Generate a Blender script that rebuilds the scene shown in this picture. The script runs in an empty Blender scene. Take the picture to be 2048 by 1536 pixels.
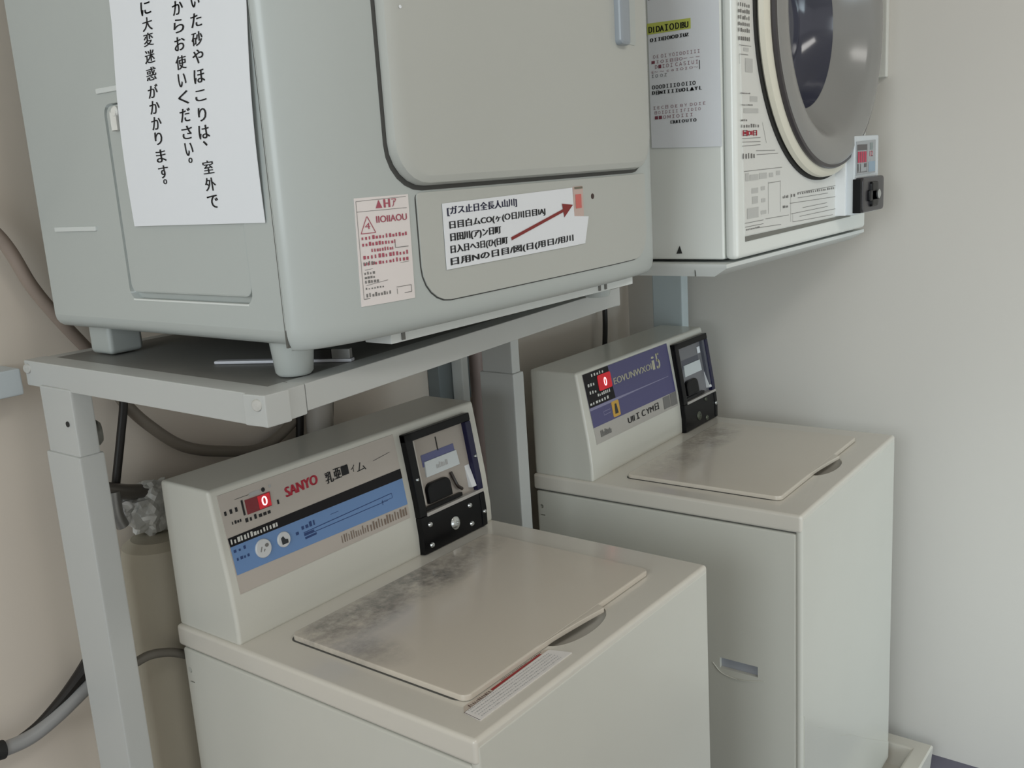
import bpy, bmesh, math, random
from mathutils import Vector, Matrix
random.seed(7)
S = bpy.context.scene
COL = S.collection

# ---------------------------------------------------------------- camera, world, lights
cam_d = bpy.data.cameras.new('camera'); cam_d.sensor_width = 36.0; cam_d.lens = 36.0 * 1967.5 / 2048
cam_d.clip_start = 0.02
cam = bpy.data.objects.new('camera', cam_d); COL.objects.link(cam)
cam.location = (-0.67678, -1.141235, 1.343195); cam.rotation_euler = (1.35489226, 0.06260455, -0.91572102)
S.camera = cam
S.view_settings.view_transform = 'Standard'; S.view_settings.look = 'None'
S.view_settings.gamma = 1.0; S.view_settings.use_curve_mapping = False
S.view_settings.exposure = 0.0
wd = bpy.data.worlds.new('world'); S.world = wd; wd.use_nodes = True
wd.node_tree.nodes['Background'].inputs[0].default_value = (1.0, 0.985, 0.95, 1)
wd.node_tree.nodes['Background'].inputs[1].default_value = 0.60

def area(name, loc, target, sx, sy, power, colr, spread=180):
    l = bpy.data.lights.new(name, 'AREA'); l.shape = 'RECTANGLE'; l.size = sx; l.size_y = sy; l.energy = power; l.color = colr; l.spread = math.radians(spread)
    o = bpy.data.objects.new(name, l); COL.objects.link(o); o.location = loc
    o.rotation_euler = (Vector(target) - Vector(loc)).to_track_quat('-Z', 'Y').to_euler()
    return o
area('door_daylight', (0.35, -2.9, 0.55), (1.42, -1.2, 0.38), 1.1, 1.0, 4.8, (0.74, 0.91, 1.0), 70)
area('ceiling_lamp', (0.1, -1.7, 2.36), (0.3, -0.6, 0.5), 1.2, 0.35, 9, (1.0, 0.97, 0.92))
area('side_window_daylight', (-2.8, -1.05, 1.75), (0.6, -0.5, 0.9), 1.2, 1.2, 26, (0.86, 0.96, 1.0))

# ---------------------------------------------------------------- materials
def lin(c):
    c = c / 255.0
    return c / 12.92 if c <= 0.04045 else ((c + 0.055) / 1.055) ** 2.4
MATS = {}
def mat(name, rgb, rough=0.5, metal=0.0, noise=0.03, scale=6.0, coat=0.0, emit=None, estr=0.0, bump=0.0, alpha=1.0, trans=0.0, spec=0.5):
    if name in MATS: return MATS[name]
    m = bpy.data.materials.new(name); m.use_nodes = True; nt = m.node_tree; b = nt.nodes['Principled BSDF']
    c = (lin(rgb[0]), lin(rgb[1]), lin(rgb[2]), 1)
    b.inputs['Roughness'].default_value = rough; b.inputs['Metallic'].default_value = metal
    b.inputs['Specular IOR Level'].default_value = spec; b.inputs['Coat Weight'].default_value = coat; b.inputs['Coat Roughness'].default_value = 0.12
    if noise > 0:
        tc = nt.nodes.new('ShaderNodeTexCoord'); n = nt.nodes.new('ShaderNodeTexNoise')
        n.inputs['Scale'].default_value = scale; n.inputs['Detail'].default_value = 5
        nt.links.new(tc.outputs['Object'], n.inputs['Vector'])
        mx = nt.nodes.new('ShaderNodeMix'); mx.data_type = 'RGBA'
        mx.inputs[6].default_value = tuple(x * (1 - noise) for x in c[:3]) + (1,)
        mx.inputs[7].default_value = tuple(min(1, x * (1 + noise)) for x in c[:3]) + (1,)
        nt.links.new(n.outputs['Fac'], mx.inputs[0]); nt.links.new(mx.outputs[2], b.inputs['Base Color'])
        if bump > 0:
            n2 = nt.nodes.new('ShaderNodeTexNoise'); n2.inputs['Scale'].default_value = 400; nt.links.new(tc.outputs['Object'], n2.inputs['Vector'])
            bp = nt.nodes.new('ShaderNodeBump'); bp.inputs['Strength'].default_value = bump; bp.inputs['Distance'].default_value = 0.001
            nt.links.new(n2.outputs['Fac'], bp.inputs['Height']); nt.links.new(bp.outputs['Normal'], b.inputs['Normal'])
    else:
        b.inputs['Base Color'].default_value = c
    if emit:
        b.inputs['Emission Color'].default_value = (lin(emit[0]), lin(emit[1]), lin(emit[2]), 1); b.inputs['Emission Strength'].default_value = estr
    if alpha < 1: b.inputs['Alpha'].default_value = alpha
    if trans > 0: b.inputs['Transmission Weight'].default_value = trans
    MATS[name] = m
    return m

def dirty(name, rgb, grime, boxes, rough=0.25, coat=0.3):
    """enamel with worn grey grime: soft boxes (x, y, half x, half y, amount) in object space broken up by noise"""
    m = mat(name, rgb, rough, coat=coat); nt = m.node_tree; b = nt.nodes['Principled BSDF']
    base = b.inputs['Base Color'].links[0].from_socket
    tc = nt.nodes.new('ShaderNodeTexCoord'); sp = nt.nodes.new('ShaderNodeSeparateXYZ'); nt.links.new(tc.outputs['Object'], sp.inputs[0])
    def math_(op, a, b_=None):
        n = nt.nodes.new('ShaderNodeMath'); n.operation = op
        for i, v in enumerate((a, b_)):
            if v is None: continue
            if isinstance(v, (int, float)): n.inputs[i].default_value = v
            else: nt.links.new(v, n.inputs[i])
        return n.outputs[0]
    tot = None
    for (cx, cy, hx, hy, amt) in boxes:
        dx = math_('DIVIDE', math_('SUBTRACT', sp.outputs[0], cx), hx); dy = math_('DIVIDE', math_('SUBTRACT', sp.outputs[1], cy), hy)
        d = math_('ADD', math_('POWER', math_('ABSOLUTE', dx), 2.0), math_('POWER', math_('ABSOLUTE', dy), 2.0))
        g = math_('MULTIPLY', math_('MAXIMUM', math_('SUBTRACT', 1.0, d), 0.0), amt)
        tot = g if tot is None else math_('MAXIMUM', tot, g)
    n1 = nt.nodes.new('ShaderNodeTexNoise'); n1.inputs['Scale'].default_value = 16; n1.inputs['Detail'].default_value = 9; n1.inputs['Roughness'].default_value = 0.72
    nt.links.new(tc.outputs['Object'], n1.inputs['Vector'])
    n2 = nt.nodes.new('ShaderNodeTexNoise'); n2.inputs['Scale'].default_value = 120; n2.inputs['Detail'].default_value = 4
    nt.links.new(tc.outputs['Object'], n2.inputs['Vector'])
    rp = nt.nodes.new('ShaderNodeValToRGB'); rp.color_ramp.elements[0].position = 0.36; rp.color_ramp.elements[1].position = 0.62
    nt.links.new(n1.outputs['Fac'], rp.inputs[0])
    rp2 = nt.nodes.new('ShaderNodeValToRGB'); rp2.color_ramp.elements[0].position = 0.3; rp2.color_ramp.elements[1].position = 0.6
    nt.links.new(n2.outputs['Fac'], rp2.inputs[0])
    f = math_('MULTIPLY', tot, math_('ADD', math_('MULTIPLY', rp.outputs[0], 0.75), math_('MULTIPLY', rp2.outputs[0], 0.25)))
    mx = nt.nodes.new('ShaderNodeMix'); mx.data_type = 'RGBA'
    nt.links.new(f, mx.inputs[0]); nt.links.new(base, mx.inputs[6]); mx.inputs[7].default_value = (lin(grime[0]), lin(grime[1]), lin(grime[2]), 1)
    nt.links.new(mx.outputs[2], b.inputs['Base Color'])
    return m

WASH = mat('cream_enamel', (206, 205, 196), 0.28, coat=0.25)
WASH_LID = dirty('worn_cream_lid', (210, 201, 188), (84, 84, 84), [(0.13, -0.215, 0.12, 0.06, 1.0), (0.26, -0.21, 0.15, 0.06, 0.95), (0.36, -0.20, 0.11, 0.05, 0.55), (0.075, -0.27, 0.045, 0.10, 0.5)], 0.2, 0.35)
WASH_LID2 = dirty('scuffed_cream_lid', (212, 204, 191), (110, 106, 100), [(0.33, -0.20, 0.14, 0.07, 0.75), (0.17, -0.22, 0.14, 0.06, 0.45)], 0.2, 0.35)
WASH_TOP = mat('cream_top_panel', (212, 207, 197), 0.22, coat=0.5)
DRY = mat('grey_plastic', (180, 186, 184), 0.33, coat=0.15)
DRYW = mat('white_dryer_enamel', (236, 239, 235), 0.25, coat=0.3)
CREAM = mat('yellowed_white_plastic', (226, 222, 206), 0.3)
RACK = mat('grey_painted_steel', (188, 190, 188), 0.4, bump=0.05)
RACKIN = mat('dark_grey_tray', (128, 128, 125), 0.5, noise=0.12, scale=14)
RACKW = mat('white_painted_steel', (218, 222, 220), 0.35)
WALL = mat('warm_wall_paint', (222, 212, 200), 0.75, noise=0.025, scale=2.5, bump=0.05)
WALLR = mat('right_wall_paint', (217, 213, 206), 0.75, noise=0.02, scale=2.0, bump=0.05)
FLOOR = mat('purple_grey_vinyl', (104, 102, 118), 0.45, noise=0.08, scale=20)
CEIL = mat('ceiling_paint', (226, 222, 214), 0.8)
DARK = mat('dark_gap', (40, 40, 38), 0.7, noise=0.0)
GAPG = mat('grey_gap', (92, 92, 88), 0.7, noise=0.0)
BLACK = mat('black_plastic', (10, 10, 13), 0.3, coat=0.0, spec=0.22)
NAVY = mat('navy_tinted_plastic', (24, 24, 58), 0.2, coat=0.1, spec=0.3)
PAPER = mat('white_paper', (232, 235, 240), 0.7, noise=0.01)
LABEL = mat('white_label', (226, 222, 219), 0.45, noise=0.01)
PINKL = mat('pink_label', (228, 221, 219), 0.5, noise=0.01)
INK = mat('black_ink', (22, 22, 26), 0.6, noise=0)
NAVYINK = mat('navy_ink', (24, 24, 58), 0.6, noise=0)
RED = mat('red_ink', (176, 24, 52), 0.5, noise=0)
DKRED = mat('dark_red_ink', (128, 40, 52), 0.5, noise=0)
ARROW = mat('arrow_red', (132, 36, 34), 0.5, noise=0.05)
PANEL = mat('warm_grey_film', (186, 178, 170), 0.3)
BLUE = mat('sky_blue_film', (104, 140, 190), 0.3)
PURPLE = mat('purple_blue_film', (78, 76, 120), 0.28)
BLKFILM = mat('black_film', (20, 17, 22), 0.35, spec=0.2)
GREYINK = mat('grey_ink', (118, 116, 114), 0.6, noise=0)
LGREY = mat('pale_grey_ink', (178, 178, 178), 0.6, noise=0)
BROWNINK = mat('brown_ink', (128, 112, 100), 0.6, noise=0)
BLUEINK = mat('dark_blue_ink', (40, 66, 118), 0.6, noise=0)
WHITEINK = mat('white_ink', (214, 214, 210), 0.5, noise=0)
CREAMINK = mat('cream_ink', (206, 202, 176), 0.5, noise=0)
YELLOW = mat('highlighter_yellow', (196, 204, 98), 0.6, noise=0.03)
ORANGE = mat('mustard_film', (204, 160, 66), 0.4, noise=0.05)
LEDP = mat('red_display', (90, 8, 20), 0.2, emit=(120, 6, 22), estr=0.25)
LEDL = mat('lit_display', (120, 6, 20), 0.2, emit=(185, 6, 26), estr=0.65)
LEDD = mat('lit_digit', (255, 190, 190), 0.3, emit=(255, 196, 200), estr=1.3)
CHROME = mat('chrome', (205, 208, 208), 0.18, metal=0.9, noise=0)
STEEL = mat('galvanised_steel', (150, 150, 148), 0.4, metal=0.5, noise=0.15, scale=40)
BEIGE = mat('beige_plate', (168, 160, 152), 0.4)
SMOKE = mat('smoky_grey_door', (140, 139, 136), 0.22, coat=0.3)
SMOKED = mat('dark_door_side', (62, 58, 60), 0.3)
BOWL = mat('dark_bowl_glass', (66, 68, 84), 0.12, coat=0.5)
HOSE = mat('grey_hose', (128, 120, 110), 0.5)
HOSED = mat('dark_grey_hose', (104, 100, 92), 0.5)
BROWNC = mat('brown_cable', (110, 92, 80), 0.5)
CABLE = mat('black_cable', (26, 22, 20), 0.5)
FOIL = mat('crumpled_foil', (222, 224, 222), 0.35, metal=0.25, noise=0.15, scale=60)
BLUEGREY = mat('blue_grey_paint', (116, 124, 126), 0.45)
PANM = mat('pale_pan_plastic', (206, 202, 192), 0.4)
MAGENTA = mat('magenta_film', (196, 44, 84), 0.4, noise=0.03)
CLEAR = mat('clear_plastic', (226, 230, 236), 0.1, noise=0, alpha=0.28)
RUBBER = mat('rubber_black', (30, 30, 30), 0.7)

def floor_material():
    # purple-grey vinyl around the machines, made-up unseen pale area for bounced light from 1.1 m out
    m = FLOOR; nt = m.node_tree; b = nt.nodes['Principled BSDF']; base = b.inputs['Base Color'].links[0].from_socket
    tc = nt.nodes.new('ShaderNodeTexCoord'); sp = nt.nodes.new('ShaderNodeSeparateXYZ'); nt.links.new(tc.outputs['Object'], sp.inputs[0])
    lt = nt.nodes.new('ShaderNodeMath'); lt.operation = 'LESS_THAN'; nt.links.new(sp.outputs[1], lt.inputs[0]); lt.inputs[1].default_value = -1.1
    mx = nt.nodes.new('ShaderNodeMix'); mx.data_type = 'RGBA'; nt.links.new(lt.outputs[0], mx.inputs[0]); nt.links.new(base, mx.inputs[6])
    mx.inputs[7].default_value = (0.62, 0.61, 0.58, 1); nt.links.new(mx.outputs[2], b.inputs['Base Color'])
floor_material()
# ---------------------------------------------------------------- mesh helpers
def smooth(me, ang=35):
    for p in me.polygons: p.use_smooth = True
    me.set_sharp_from_angle(angle=math.radians(ang))
def obj(name, bm, m, parent=None, ang=35):
    me = bpy.data.meshes.new(name); bmesh.ops.recalc_face_normals(bm, faces=bm.faces[:]); bm.to_mesh(me); bm.free()
    me.materials.append(m); smooth(me, ang)
    o = bpy.data.objects.new(name, me); COL.objects.link(o)
    if len(me.polygons) > 5:
        wn = o.modifiers.new('wn', 'WEIGHTED_NORMAL'); wn.weight = 80; wn.keep_sharp = True
    if parent is not None: o.parent = parent
    return o
def thing(name, label, cat, loc=(0, 0, 0), rz=0.0, group=None):
    o = bpy.data.objects.new(name, None); COL.objects.link(o); o.location = loc; o.rotation_euler = (0, 0, rz); o.empty_display_size = 0.05
    return tag(o, label, cat, group)
def tag(o, label, cat, group=None):
    o['label'] = label; o['category'] = cat
    if group: o['group'] = group
    return o
def struct(o): o['kind'] = 'structure'; return o
def add_box(bm, x0, y0, z0, x1, y1, z1, bev=0.0, seg=2):
    r = bmesh.ops.create_cube(bm, size=1.0); vs = r['verts']
    for v in vs:
        v.co = Vector(((x0 + x1) / 2 + v.co.x * (x1 - x0), (y0 + y1) / 2 + v.co.y * (y1 - y0), (z0 + z1) / 2 + v.co.z * (z1 - z0)))
    if bev > 0:
        es = list({e for v in vs for e in v.link_edges})
        bmesh.ops.bevel(bm, geom=es, offset=bev, segments=seg, affect='EDGES', profile=0.5)
    return bm
def bx(x0, y0, z0, x1, y1, z1, bev=0.0, seg=2): return add_box(bmesh.new(), x0, y0, z0, x1, y1, z1, bev, seg)
def prism(bm, poly, a, b, axis='x', bev=0.0, seg=2):
    """poly = list of 2D points; extruded along axis from a to b. axis x: (y,z); y: (x,z); z: (x,y)"""
    def P(p, t):
        return {'x': (t, p[0], p[1]), 'y': (p[0], t, p[1]), 'z': (p[0], p[1], t)}[axis]
    A = [bm.verts.new(P(p, a)) for p in poly]; B_ = [bm.verts.new(P(p, b)) for p in poly]
    fs = [bm.faces.new(A), bm.faces.new(list(reversed(B_)))]
    n = len(poly)
    for i in range(n): fs.append(bm.faces.new((A[i], B_[i], B_[(i + 1) % n], A[(i + 1) % n])))
    bmesh.ops.recalc_face_normals(bm, faces=fs)
    if bev > 0:
        es = [e for e in {e for f in fs for e in f.edges} if len(e.link_faces) == 2 and e.calc_face_angle(0) > 0.5]
        bmesh.ops.bevel(bm, geom=es, offset=bev, segments=seg, affect='EDGES', profile=0.5)
    return bm
def lathe(bm, prof, M, n=64, closed_ends=True):
    """prof: (r, h) list; M maps local (h along z) to target"""
    rings = []
    for r, h in prof:
        if r < 1e-6: rings.append([bm.verts.new(M @ Vector((0, 0, h)))])
        else: rings.append([bm.verts.new(M @ Vector((r * math.cos(2 * math.pi * k / n), r * math.sin(2 * math.pi * k / n), h))) for k in range(n)])
    for A, B_ in zip(rings, rings[1:]):
        for k in range(n):
            k2 = (k + 1) % n
            if len(A) == 1 and len(B_) == 1: break
            if len(A) == 1: bm.faces.new((A[0], B_[k], B_[k2]))
            elif len(B_) == 1: bm.faces.new((A[k], B_[0], A[k2]))
            else: bm.faces.new((A[k], B_[k], B_[k2], A[k2]))
    return bm
def axis_m(p, d):
    return Matrix.Translation(Vector(p)) @ Vector(d).to_track_quat('Z', 'Y').to_matrix().to_4x4()
def cyl(bm, p, d, r, h, n=24, bev=0.0):
    pr = [(0, 0), (r, 0), (r, h - bev), (r - bev, h), (0, h)] if bev > 0 else [(0, 0), (r, 0), (r, h), (0, h)]
    return lathe(bm, pr, axis_m(p, d), n)
def spline(pts, n=10):
    P = [Vector(p) for p in pts]; P = [P[0] * 2 - P[1]] + P + [P[-1] * 2 - P[-2]]; out = []
    for i in range(1, len(P) - 2):
        for k in range(n):
            t = k / n; a, b, c, d = P[i - 1], P[i], P[i + 1], P[i + 2]
            out.append(0.5 * ((2 * b) + (c - a) * t + (2 * a - 5 * b + 4 * c - d) * t * t + (3 * b - a - 3 * c + d) * t ** 3))
    out.append(P[-2]); return out
def tube(bm, pts, r, n=12, sm=10, flat=1.0):
    C = spline(pts, sm) if sm > 1 else [Vector(p) for p in pts]
    up = Vector((0, 1, 0)); rings = []
    for i, p in enumerate(C):
        t = (C[min(i + 1, len(C) - 1)] - C[max(i - 1, 0)]).normalized()
        u = t.cross(up)
        if u.length < 1e-4: u = t.cross(Vector((1, 0, 0)))
        u.normalize(); w = t.cross(u).normalized()
        rr = r(i / (len(C) - 1)) if callable(r) else r
        rings.append([bm.verts.new(p + u * (rr * math.cos(2 * math.pi * k / n)) + w * (rr * flat * math.sin(2 * math.pi * k / n))) for k in range(n)])
    for A, B_ in zip(rings, rings[1:]):
        for k in range(n): bm.faces.new((A[k], B_[k], B_[(k + 1) % n], A[(k + 1) % n]))
    bm.faces.new(rings[0]); bm.faces.new(list(reversed(rings[-1]))); return bm
def cut(o, cutters):
    """boolean difference, applied"""
    tmp = []
    for bm in cutters:
        c = obj('cutter', bm, DARK, o.parent); tmp.append(c)
        md = o.modifiers.new('b', 'BOOLEAN'); md.object = c; md.operation = 'DIFFERENCE'; md.solver = 'EXACT'
    for m_ in [q for q in o.modifiers if q.type == 'WEIGHTED_NORMAL']: o.modifiers.remove(m_)
    dg = bpy.context.evaluated_depsgraph_get(); dg.update()
    me = bpy.data.meshes.new_from_object(o.evaluated_get(dg)); o.modifiers.clear(); o.data = me; smooth(me)
    wn = o.modifiers.new('wn', 'WEIGHTED_NORMAL'); wn.weight = 80; wn.keep_sharp = True
    for c in tmp: bpy.data.objects.remove(c, do_unlink=True)
    return o
def sheet(bm, quad, fm, o0, o1, nx=8, ny=4):
    """thin slab over a surface map fm(u,v,offset); quad = BL,BR,TR,TL in uv"""
    (a, b, c, d) = [Vector(q) for q in quad]
    G = []
    for off in (o0, o1):
        L = []
        for j in range(ny + 1):
            t = j / ny; l = a.lerp(d, t); r = b.lerp(c, t)
            L.append([bm.verts.new(fm(*(l.lerp(r, i / nx)), off)) for i in range(nx + 1)])
        G.append(L)
    for L in G:
        for j in range(ny):
            for i in range(nx): bm.faces.new((L[j][i], L[j][i + 1], L[j + 1][i + 1], L[j + 1][i]))
    def border(L): return L[0][:-1] + [r[-1] for r in L[:-1]] + list(reversed(L[-1]))[:-1] + [r[0] for r in reversed(L)][:-1]
    A, B_ = border(G[0]), border(G[1]); n = len(A)
    for i in range(n): bm.faces.new((A[i], A[(i + 1) % n], B_[(i + 1) % n], B_[i]))
    return bm
def rpatch(bm, u0, v0, u1, v1, r, fm, o0, o1, bev=0.0, nx=24, nr=6, nv=8, rt=None):
    """slab with rounded corners following fm; r = bottom corner radius, rt = top corner radius"""
    rt = r if rt is None else rt
    def grid(d, off):
        rb, rq = max(r - d, 1e-4), max(rt - d, 1e-4); lo, hi = v0 + d, v1 - d
        vs = [lo + rb * (1 - math.cos(math.pi / 2 * k / nr)) for k in range(nr)] + [lo + rb + (hi - rq - lo - rb) * k / nv for k in range(nv + 1)] + [hi - rq * (1 - math.sin(math.pi / 2 * k / nr)) if False else hi - rq + rq * math.sin(math.pi / 2 * k / nr) for k in range(1, nr + 1)]
        L = []
        for v in vs:
            dx = 0
            if v < lo + rb: dx = rb - math.sqrt(max(0, rb * rb - (lo + rb - v) ** 2))
            if v > hi - rq: dx = rq - math.sqrt(max(0, rq * rq - (v - hi + rq) ** 2))
            xa, xb = u0 + d + dx, u1 - d - dx
            L.append([fm(xa + (xb - xa) * i / nx, v, off) for i in range(nx + 1)])
        return L
    layers = [(0, o0), (0, o1 - bev), (bev * 0.3, o1 - bev * 0.3), (bev, o1)] if bev > 0 else [(0, o0), (0, o1)]
    prev = None
    for k, (d, off) in enumerate(layers):
        g = grid(d, off); V = [[bm.verts.new(p) for p in row] for row in g]
        if k in (0, len(layers) - 1):
            for j in range(len(V) - 1):
                for i in range(nx):
                    bm.faces.new((V[j][i], V[j][i + 1], V[j + 1][i + 1], V[j + 1][i]))
        B_ = V[0][:-1] + [q[-1] for q in V[:-1]] + list(reversed(V[-1]))[:-1] + [q[0] for q in reversed(V)][:-1]
        if prev:
            n = len(B_)
            for i in range(n): bm.faces.new((prev[i], prev[(i + 1) % n], B_[(i + 1) % n], B_[i]))
        prev = B_
    loose = [v for v in bm.verts if not v.link_faces]
    bmesh.ops.delete(bm, geom=loose, context='VERTS')
    return bm
# ---- lettering
_TC = {}
def glyphs(s):
    if s in _TC: return _TC[s]
    cu = bpy.data.curves.new('t', 'FONT'); cu.body = s; cu.resolution_u = 3
    o = bpy.data.objects.new('t', cu); COL.objects.link(o)
    dg = bpy.context.evaluated_depsgraph_get(); dg.update()
    me = bpy.data.meshes.new_from_object(o.evaluated_get(dg))
    V = [(v.co.x, v.co.y) for v in me.vertices]; F = [tuple(p.vertices) for p in me.polygons]
    bpy.data.objects.remove(o, do_unlink=True); bpy.data.curves.remove(cu); bpy.data.meshes.remove(me)
    _TC[s] = (V, F); return V, F
def ink(name, items, fm, m, parent, off=0.0006):
    """items: ('t', text, u, v, w, h[, rise[, bold]]) | ('r', u0,v0,u1,v1) | ('l', u0,v0,u1,v1,width) | ('p', [uv...])"""
    bm = bmesh.new()
    def quad(ps):
        bm.faces.new([bm.verts.new(fm(p[0], p[1], off)) for p in ps])
    for it in items:
        if it[0] == 't':
            _, s, u, v, w, h = it[:6]; rise = it[6] if len(it) > 6 else 0.0; bold = it[7] if len(it) > 7 else 0.0
            V, F = glyphs(s)
            if not V: continue
            xs = [p[0] for p in V]; ys = [p[1] for p in V]; ax, bx_, ay, by = min(xs), max(xs), min(ys), max(ys)
            for du in ((0,) if not bold else (-bold, 0, bold)):
                vs = []
                for (x, y) in V:
                    tx = (x - ax) / max(bx_ - ax, 1e-6); ty = (y - ay) / max(by - ay, 1e-6)
                    vs.append(bm.verts.new(fm(u + tx * w + du, v + ty * h + rise * tx, off + (abs(du) > 0) * 0.00003)))
                for f in F:
                    try: bm.faces.new([vs[i] for i in f])
                    except ValueError: pass
        elif it[0] == 'r':
            _, a, b, c, d = it; n = max(1, int(abs(c - a) / 0.03))
            for k in range(n):
                p, q = a + (c - a) * k / n, a + (c - a) * (k + 1) / n
                quad([(p, b), (q, b), (q, d), (p, d)])
        elif it[0] == 'l':
            _, a, b, c, d, w = it; dx, dy = c - a, d - b; L = math.hypot(dx, dy) or 1; nx, ny = -dy / L * w / 2, dx / L * w / 2
            n = max(1, int(L / 0.03))
            for k in range(n):
                p0 = (a + dx * k / n, b + dy * k / n); p1 = (a + dx * (k + 1) / n, b + dy * (k + 1) / n)
                quad([(p0[0] - nx, p0[1] - ny), (p1[0] - nx, p1[1] - ny), (p1[0] + nx, p1[1] + ny), (p0[0] + nx, p0[1] + ny)])
        elif it[0] == 'p': quad(it[1])
    return obj(name, bm, m, parent)
def dashes(u0, v, u1, h, n, rng, fill=0.75):
    """row of small illegible printed strokes"""
    out = []; st = (u1 - u0) / n
    for k in range(n):
        a = u0 + k * st; w = st * fill * rng.uniform(0.5, 1); hh = h * rng.uniform(0.6, 1)
        out.append(('r', a, v, a + w, v + hh))
    return out
def lines_of(name, items, *a):
    for it in items: ink(name, [it], *a)
def disc(cu, cv, ru, rv, n=20): return ('p', [(cu + ru * math.cos(2 * math.pi * k / n), cv + rv * math.sin(2 * math.pi * k / n)) for k in range(n)])

# ---------------------------------------------------------------- the room
WX, WY = 1.42, 0.13
struct(obj('floor', bx(-3.2, -4.0, -0.05, WX + 0.1, WY + 0.1, 0.0), FLOOR))
struct(obj('wall_back', bx(-3.2, WY, 0.0, WX, WY + 0.1, 2.4), WALL))
struct(obj('wall_right', bx(WX, -4.0, 0.0, WX + 0.1, WY + 0.1, 2.4), WALLR))
struct(obj('ceiling', bx(-3.2, -4.0, 2.4, WX + 0.1, WY + 0.1, 2.45), CEIL))

# ---------------------------------------------------------------- coin washers
CW, CD = 0.525, 0.528
def make_washer(label, loc, rz, second):
    H = 0.77 - loc[2]
    t = thing('washing_machine', label, 'washing machine', loc, rz, 'coin washing machines')
    lidm = WASH_LID2 if second else WASH_LID
    # cabinet with rounded corners
    body = obj('cabinet', bx(0.003, -CD + 0.010, 0.03, CW - 0.003, -0.004, H - 0.034, 0.004, 3), WASH, t)
    cuts = [cyl(bmesh.new(), (-0.01, -0.015, H - 0.065), (1, 0, 0), 0.0042, 0.025)]
    if second:
        cuts.append(bx(-0.01, -0.450, H - 0.307, 0.0125, -0.380, H - 0.287, 0.0))
    cuts.append(bx(-0.01, -0.022, H - 0.0835, 0.012, -0.011, H - 0.0815))
    cut(body, cuts)
    if second:
        def fmL(u, v, o): return Vector((0.003 - o, -u, v))
        obj('grip_cup', sheet(bmesh.new(), [(0.379, H - 0.308), (0.451, H - 0.308), (0.451, H - 0.286), (0.379, H - 0.286)], lambda u, v, o: Vector((0.012 - o, -u, v)), 0, 0.0015, 2, 2), mat('grip_grey', (170, 174, 184), 0.4), body)
        lip = bmesh.new(); tube(lip, [(0.003, -0.366, H - 0.300), (0.002, -0.385, H - 0.316), (0.002, -0.42, H - 0.320), (0.003, -0.462, H - 0.311)], 0.0009, 8)
        obj('grip_lip', lip, WASH, body)
        arc = [(0.006, 0.36 - loc[2]), (0.035, 0.385 - 0.03)]
        pts = spline([(0.009, 0.410, 0), (0.06, 0.365, 0), (0.116, 0.330, 0), (0.19, 0.277, 0), (0.259, 0.240, 0), (0.38, 0.165, 0), (0.516, 0.085, 0)], 6)
        poly = [(p.x, p.y - loc[2]) for p in pts] + [(0.516, 0.035), (0.009, 0.035)]
        obj('kick_panel', prism(bmesh.new(), poly, -CD - 0.002, -CD + 0.002, 'y'), WASH, t)
    obj('front_panel', bx(0.002, -CD - 0.0006, 0.032, CW - 0.002, -CD + 0.0115, H - 0.0065, 0.005, 4), WASH, t)
    # recessed band (shadow gap) and top panel with the finger recess
    obj('seam', bx(0.008, -CD + 0.010, H - 0.036, CW - 0.008, -0.008, H - 0.030), GAPG, t)
    top = obj('top_panel', bx(0, -CD, H - 0.031, CW, 0, H, 0.0055, 4), WASH_TOP, t)
    cx0, cx1 = (0.200, 0.318)
    sc = bmesh.new(); bmesh.ops.create_uvsphere(sc, u_segments=40, v_segments=20, radius=1.0)
    for v in sc.verts: v.co = Vector(((cx0 + cx1) / 2 + 0.01 + v.co.x * 0.062, -0.470 + v.co.y * 0.028, H + v.co.z * 0.020))
    cut(top, [sc])
    # lid: rounded slab on a dark gap, with a finger tab
    L = (0.052, 0.455, -0.176, -0.473)
    def fz(u, v, o): return Vector((u, v, H + o))
    obj('lid_gap', rpatch(bmesh.new(), L[0] - 0.002, L[3] + 0.008, L[1] + 0.002, L[2] + 0.002, 0.012, fz, -0.002, 0.0005, 0, 4), GAPG, t)
    lid = bmesh.new(); rpatch(lid, L[0], L[3], L[1], L[2], 0.011, fz, 0.001, 0.008, 0.002, 12)
    poly = []
    for k in range(13):
        s = k / 12; x = cx0 - 0.02 + (cx1 - cx0 + 0.02) * s; poly.append((x, L[3] + 0.001 - 0.012 * (s ** 1.5)))
    poly += [(cx1 + 0.004, L[3] - 0.003), (cx1 + 0.006, L[3] + 0.003), (cx0 - 0.02, L[3] + 0.003)]
    prism(lid, poly, H + 0.001, H + 0.0078, 'z', 0.0012)
    obj('lid', lid, lidm, t)
    # feet
    for fx in (0.06, CW - 0.06):
        for fyy in (-0.075, -CD + 0.06): obj('foot', cyl(bmesh.new(), (fx, fyy, 0), (0, 0, 1), 0.022, 0.034, 20, 0.003), RUBBER, t)
    # console
    prof = [(-0.003, H - 0.002), (-0.003, H + 0.203), (-0.107, H + 0.203), (-0.127, H + 0.080), (-0.1325, H + 0.03), (-0.133, H - 0.002)]
    con = obj('console', prism(bmesh.new(), prof, 0.005, CW - 0.001, 'x', 0.005, 3), WASH, t)
    def yy(z): return -0.107 - 0.020 * (0.203 - z) / 0.123 if z > 0.08 else (-0.127 - 0.0055 * (0.08 - z) / 0.05 if z > 0.03 else -0.1325)
    def fc(u, s, o):
        z = s * 0.9925; return Vector((u, yy(z) - o * 0.988, H + z + o * 0.155))
    rng = random.Random(3 if second else 5)
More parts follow.
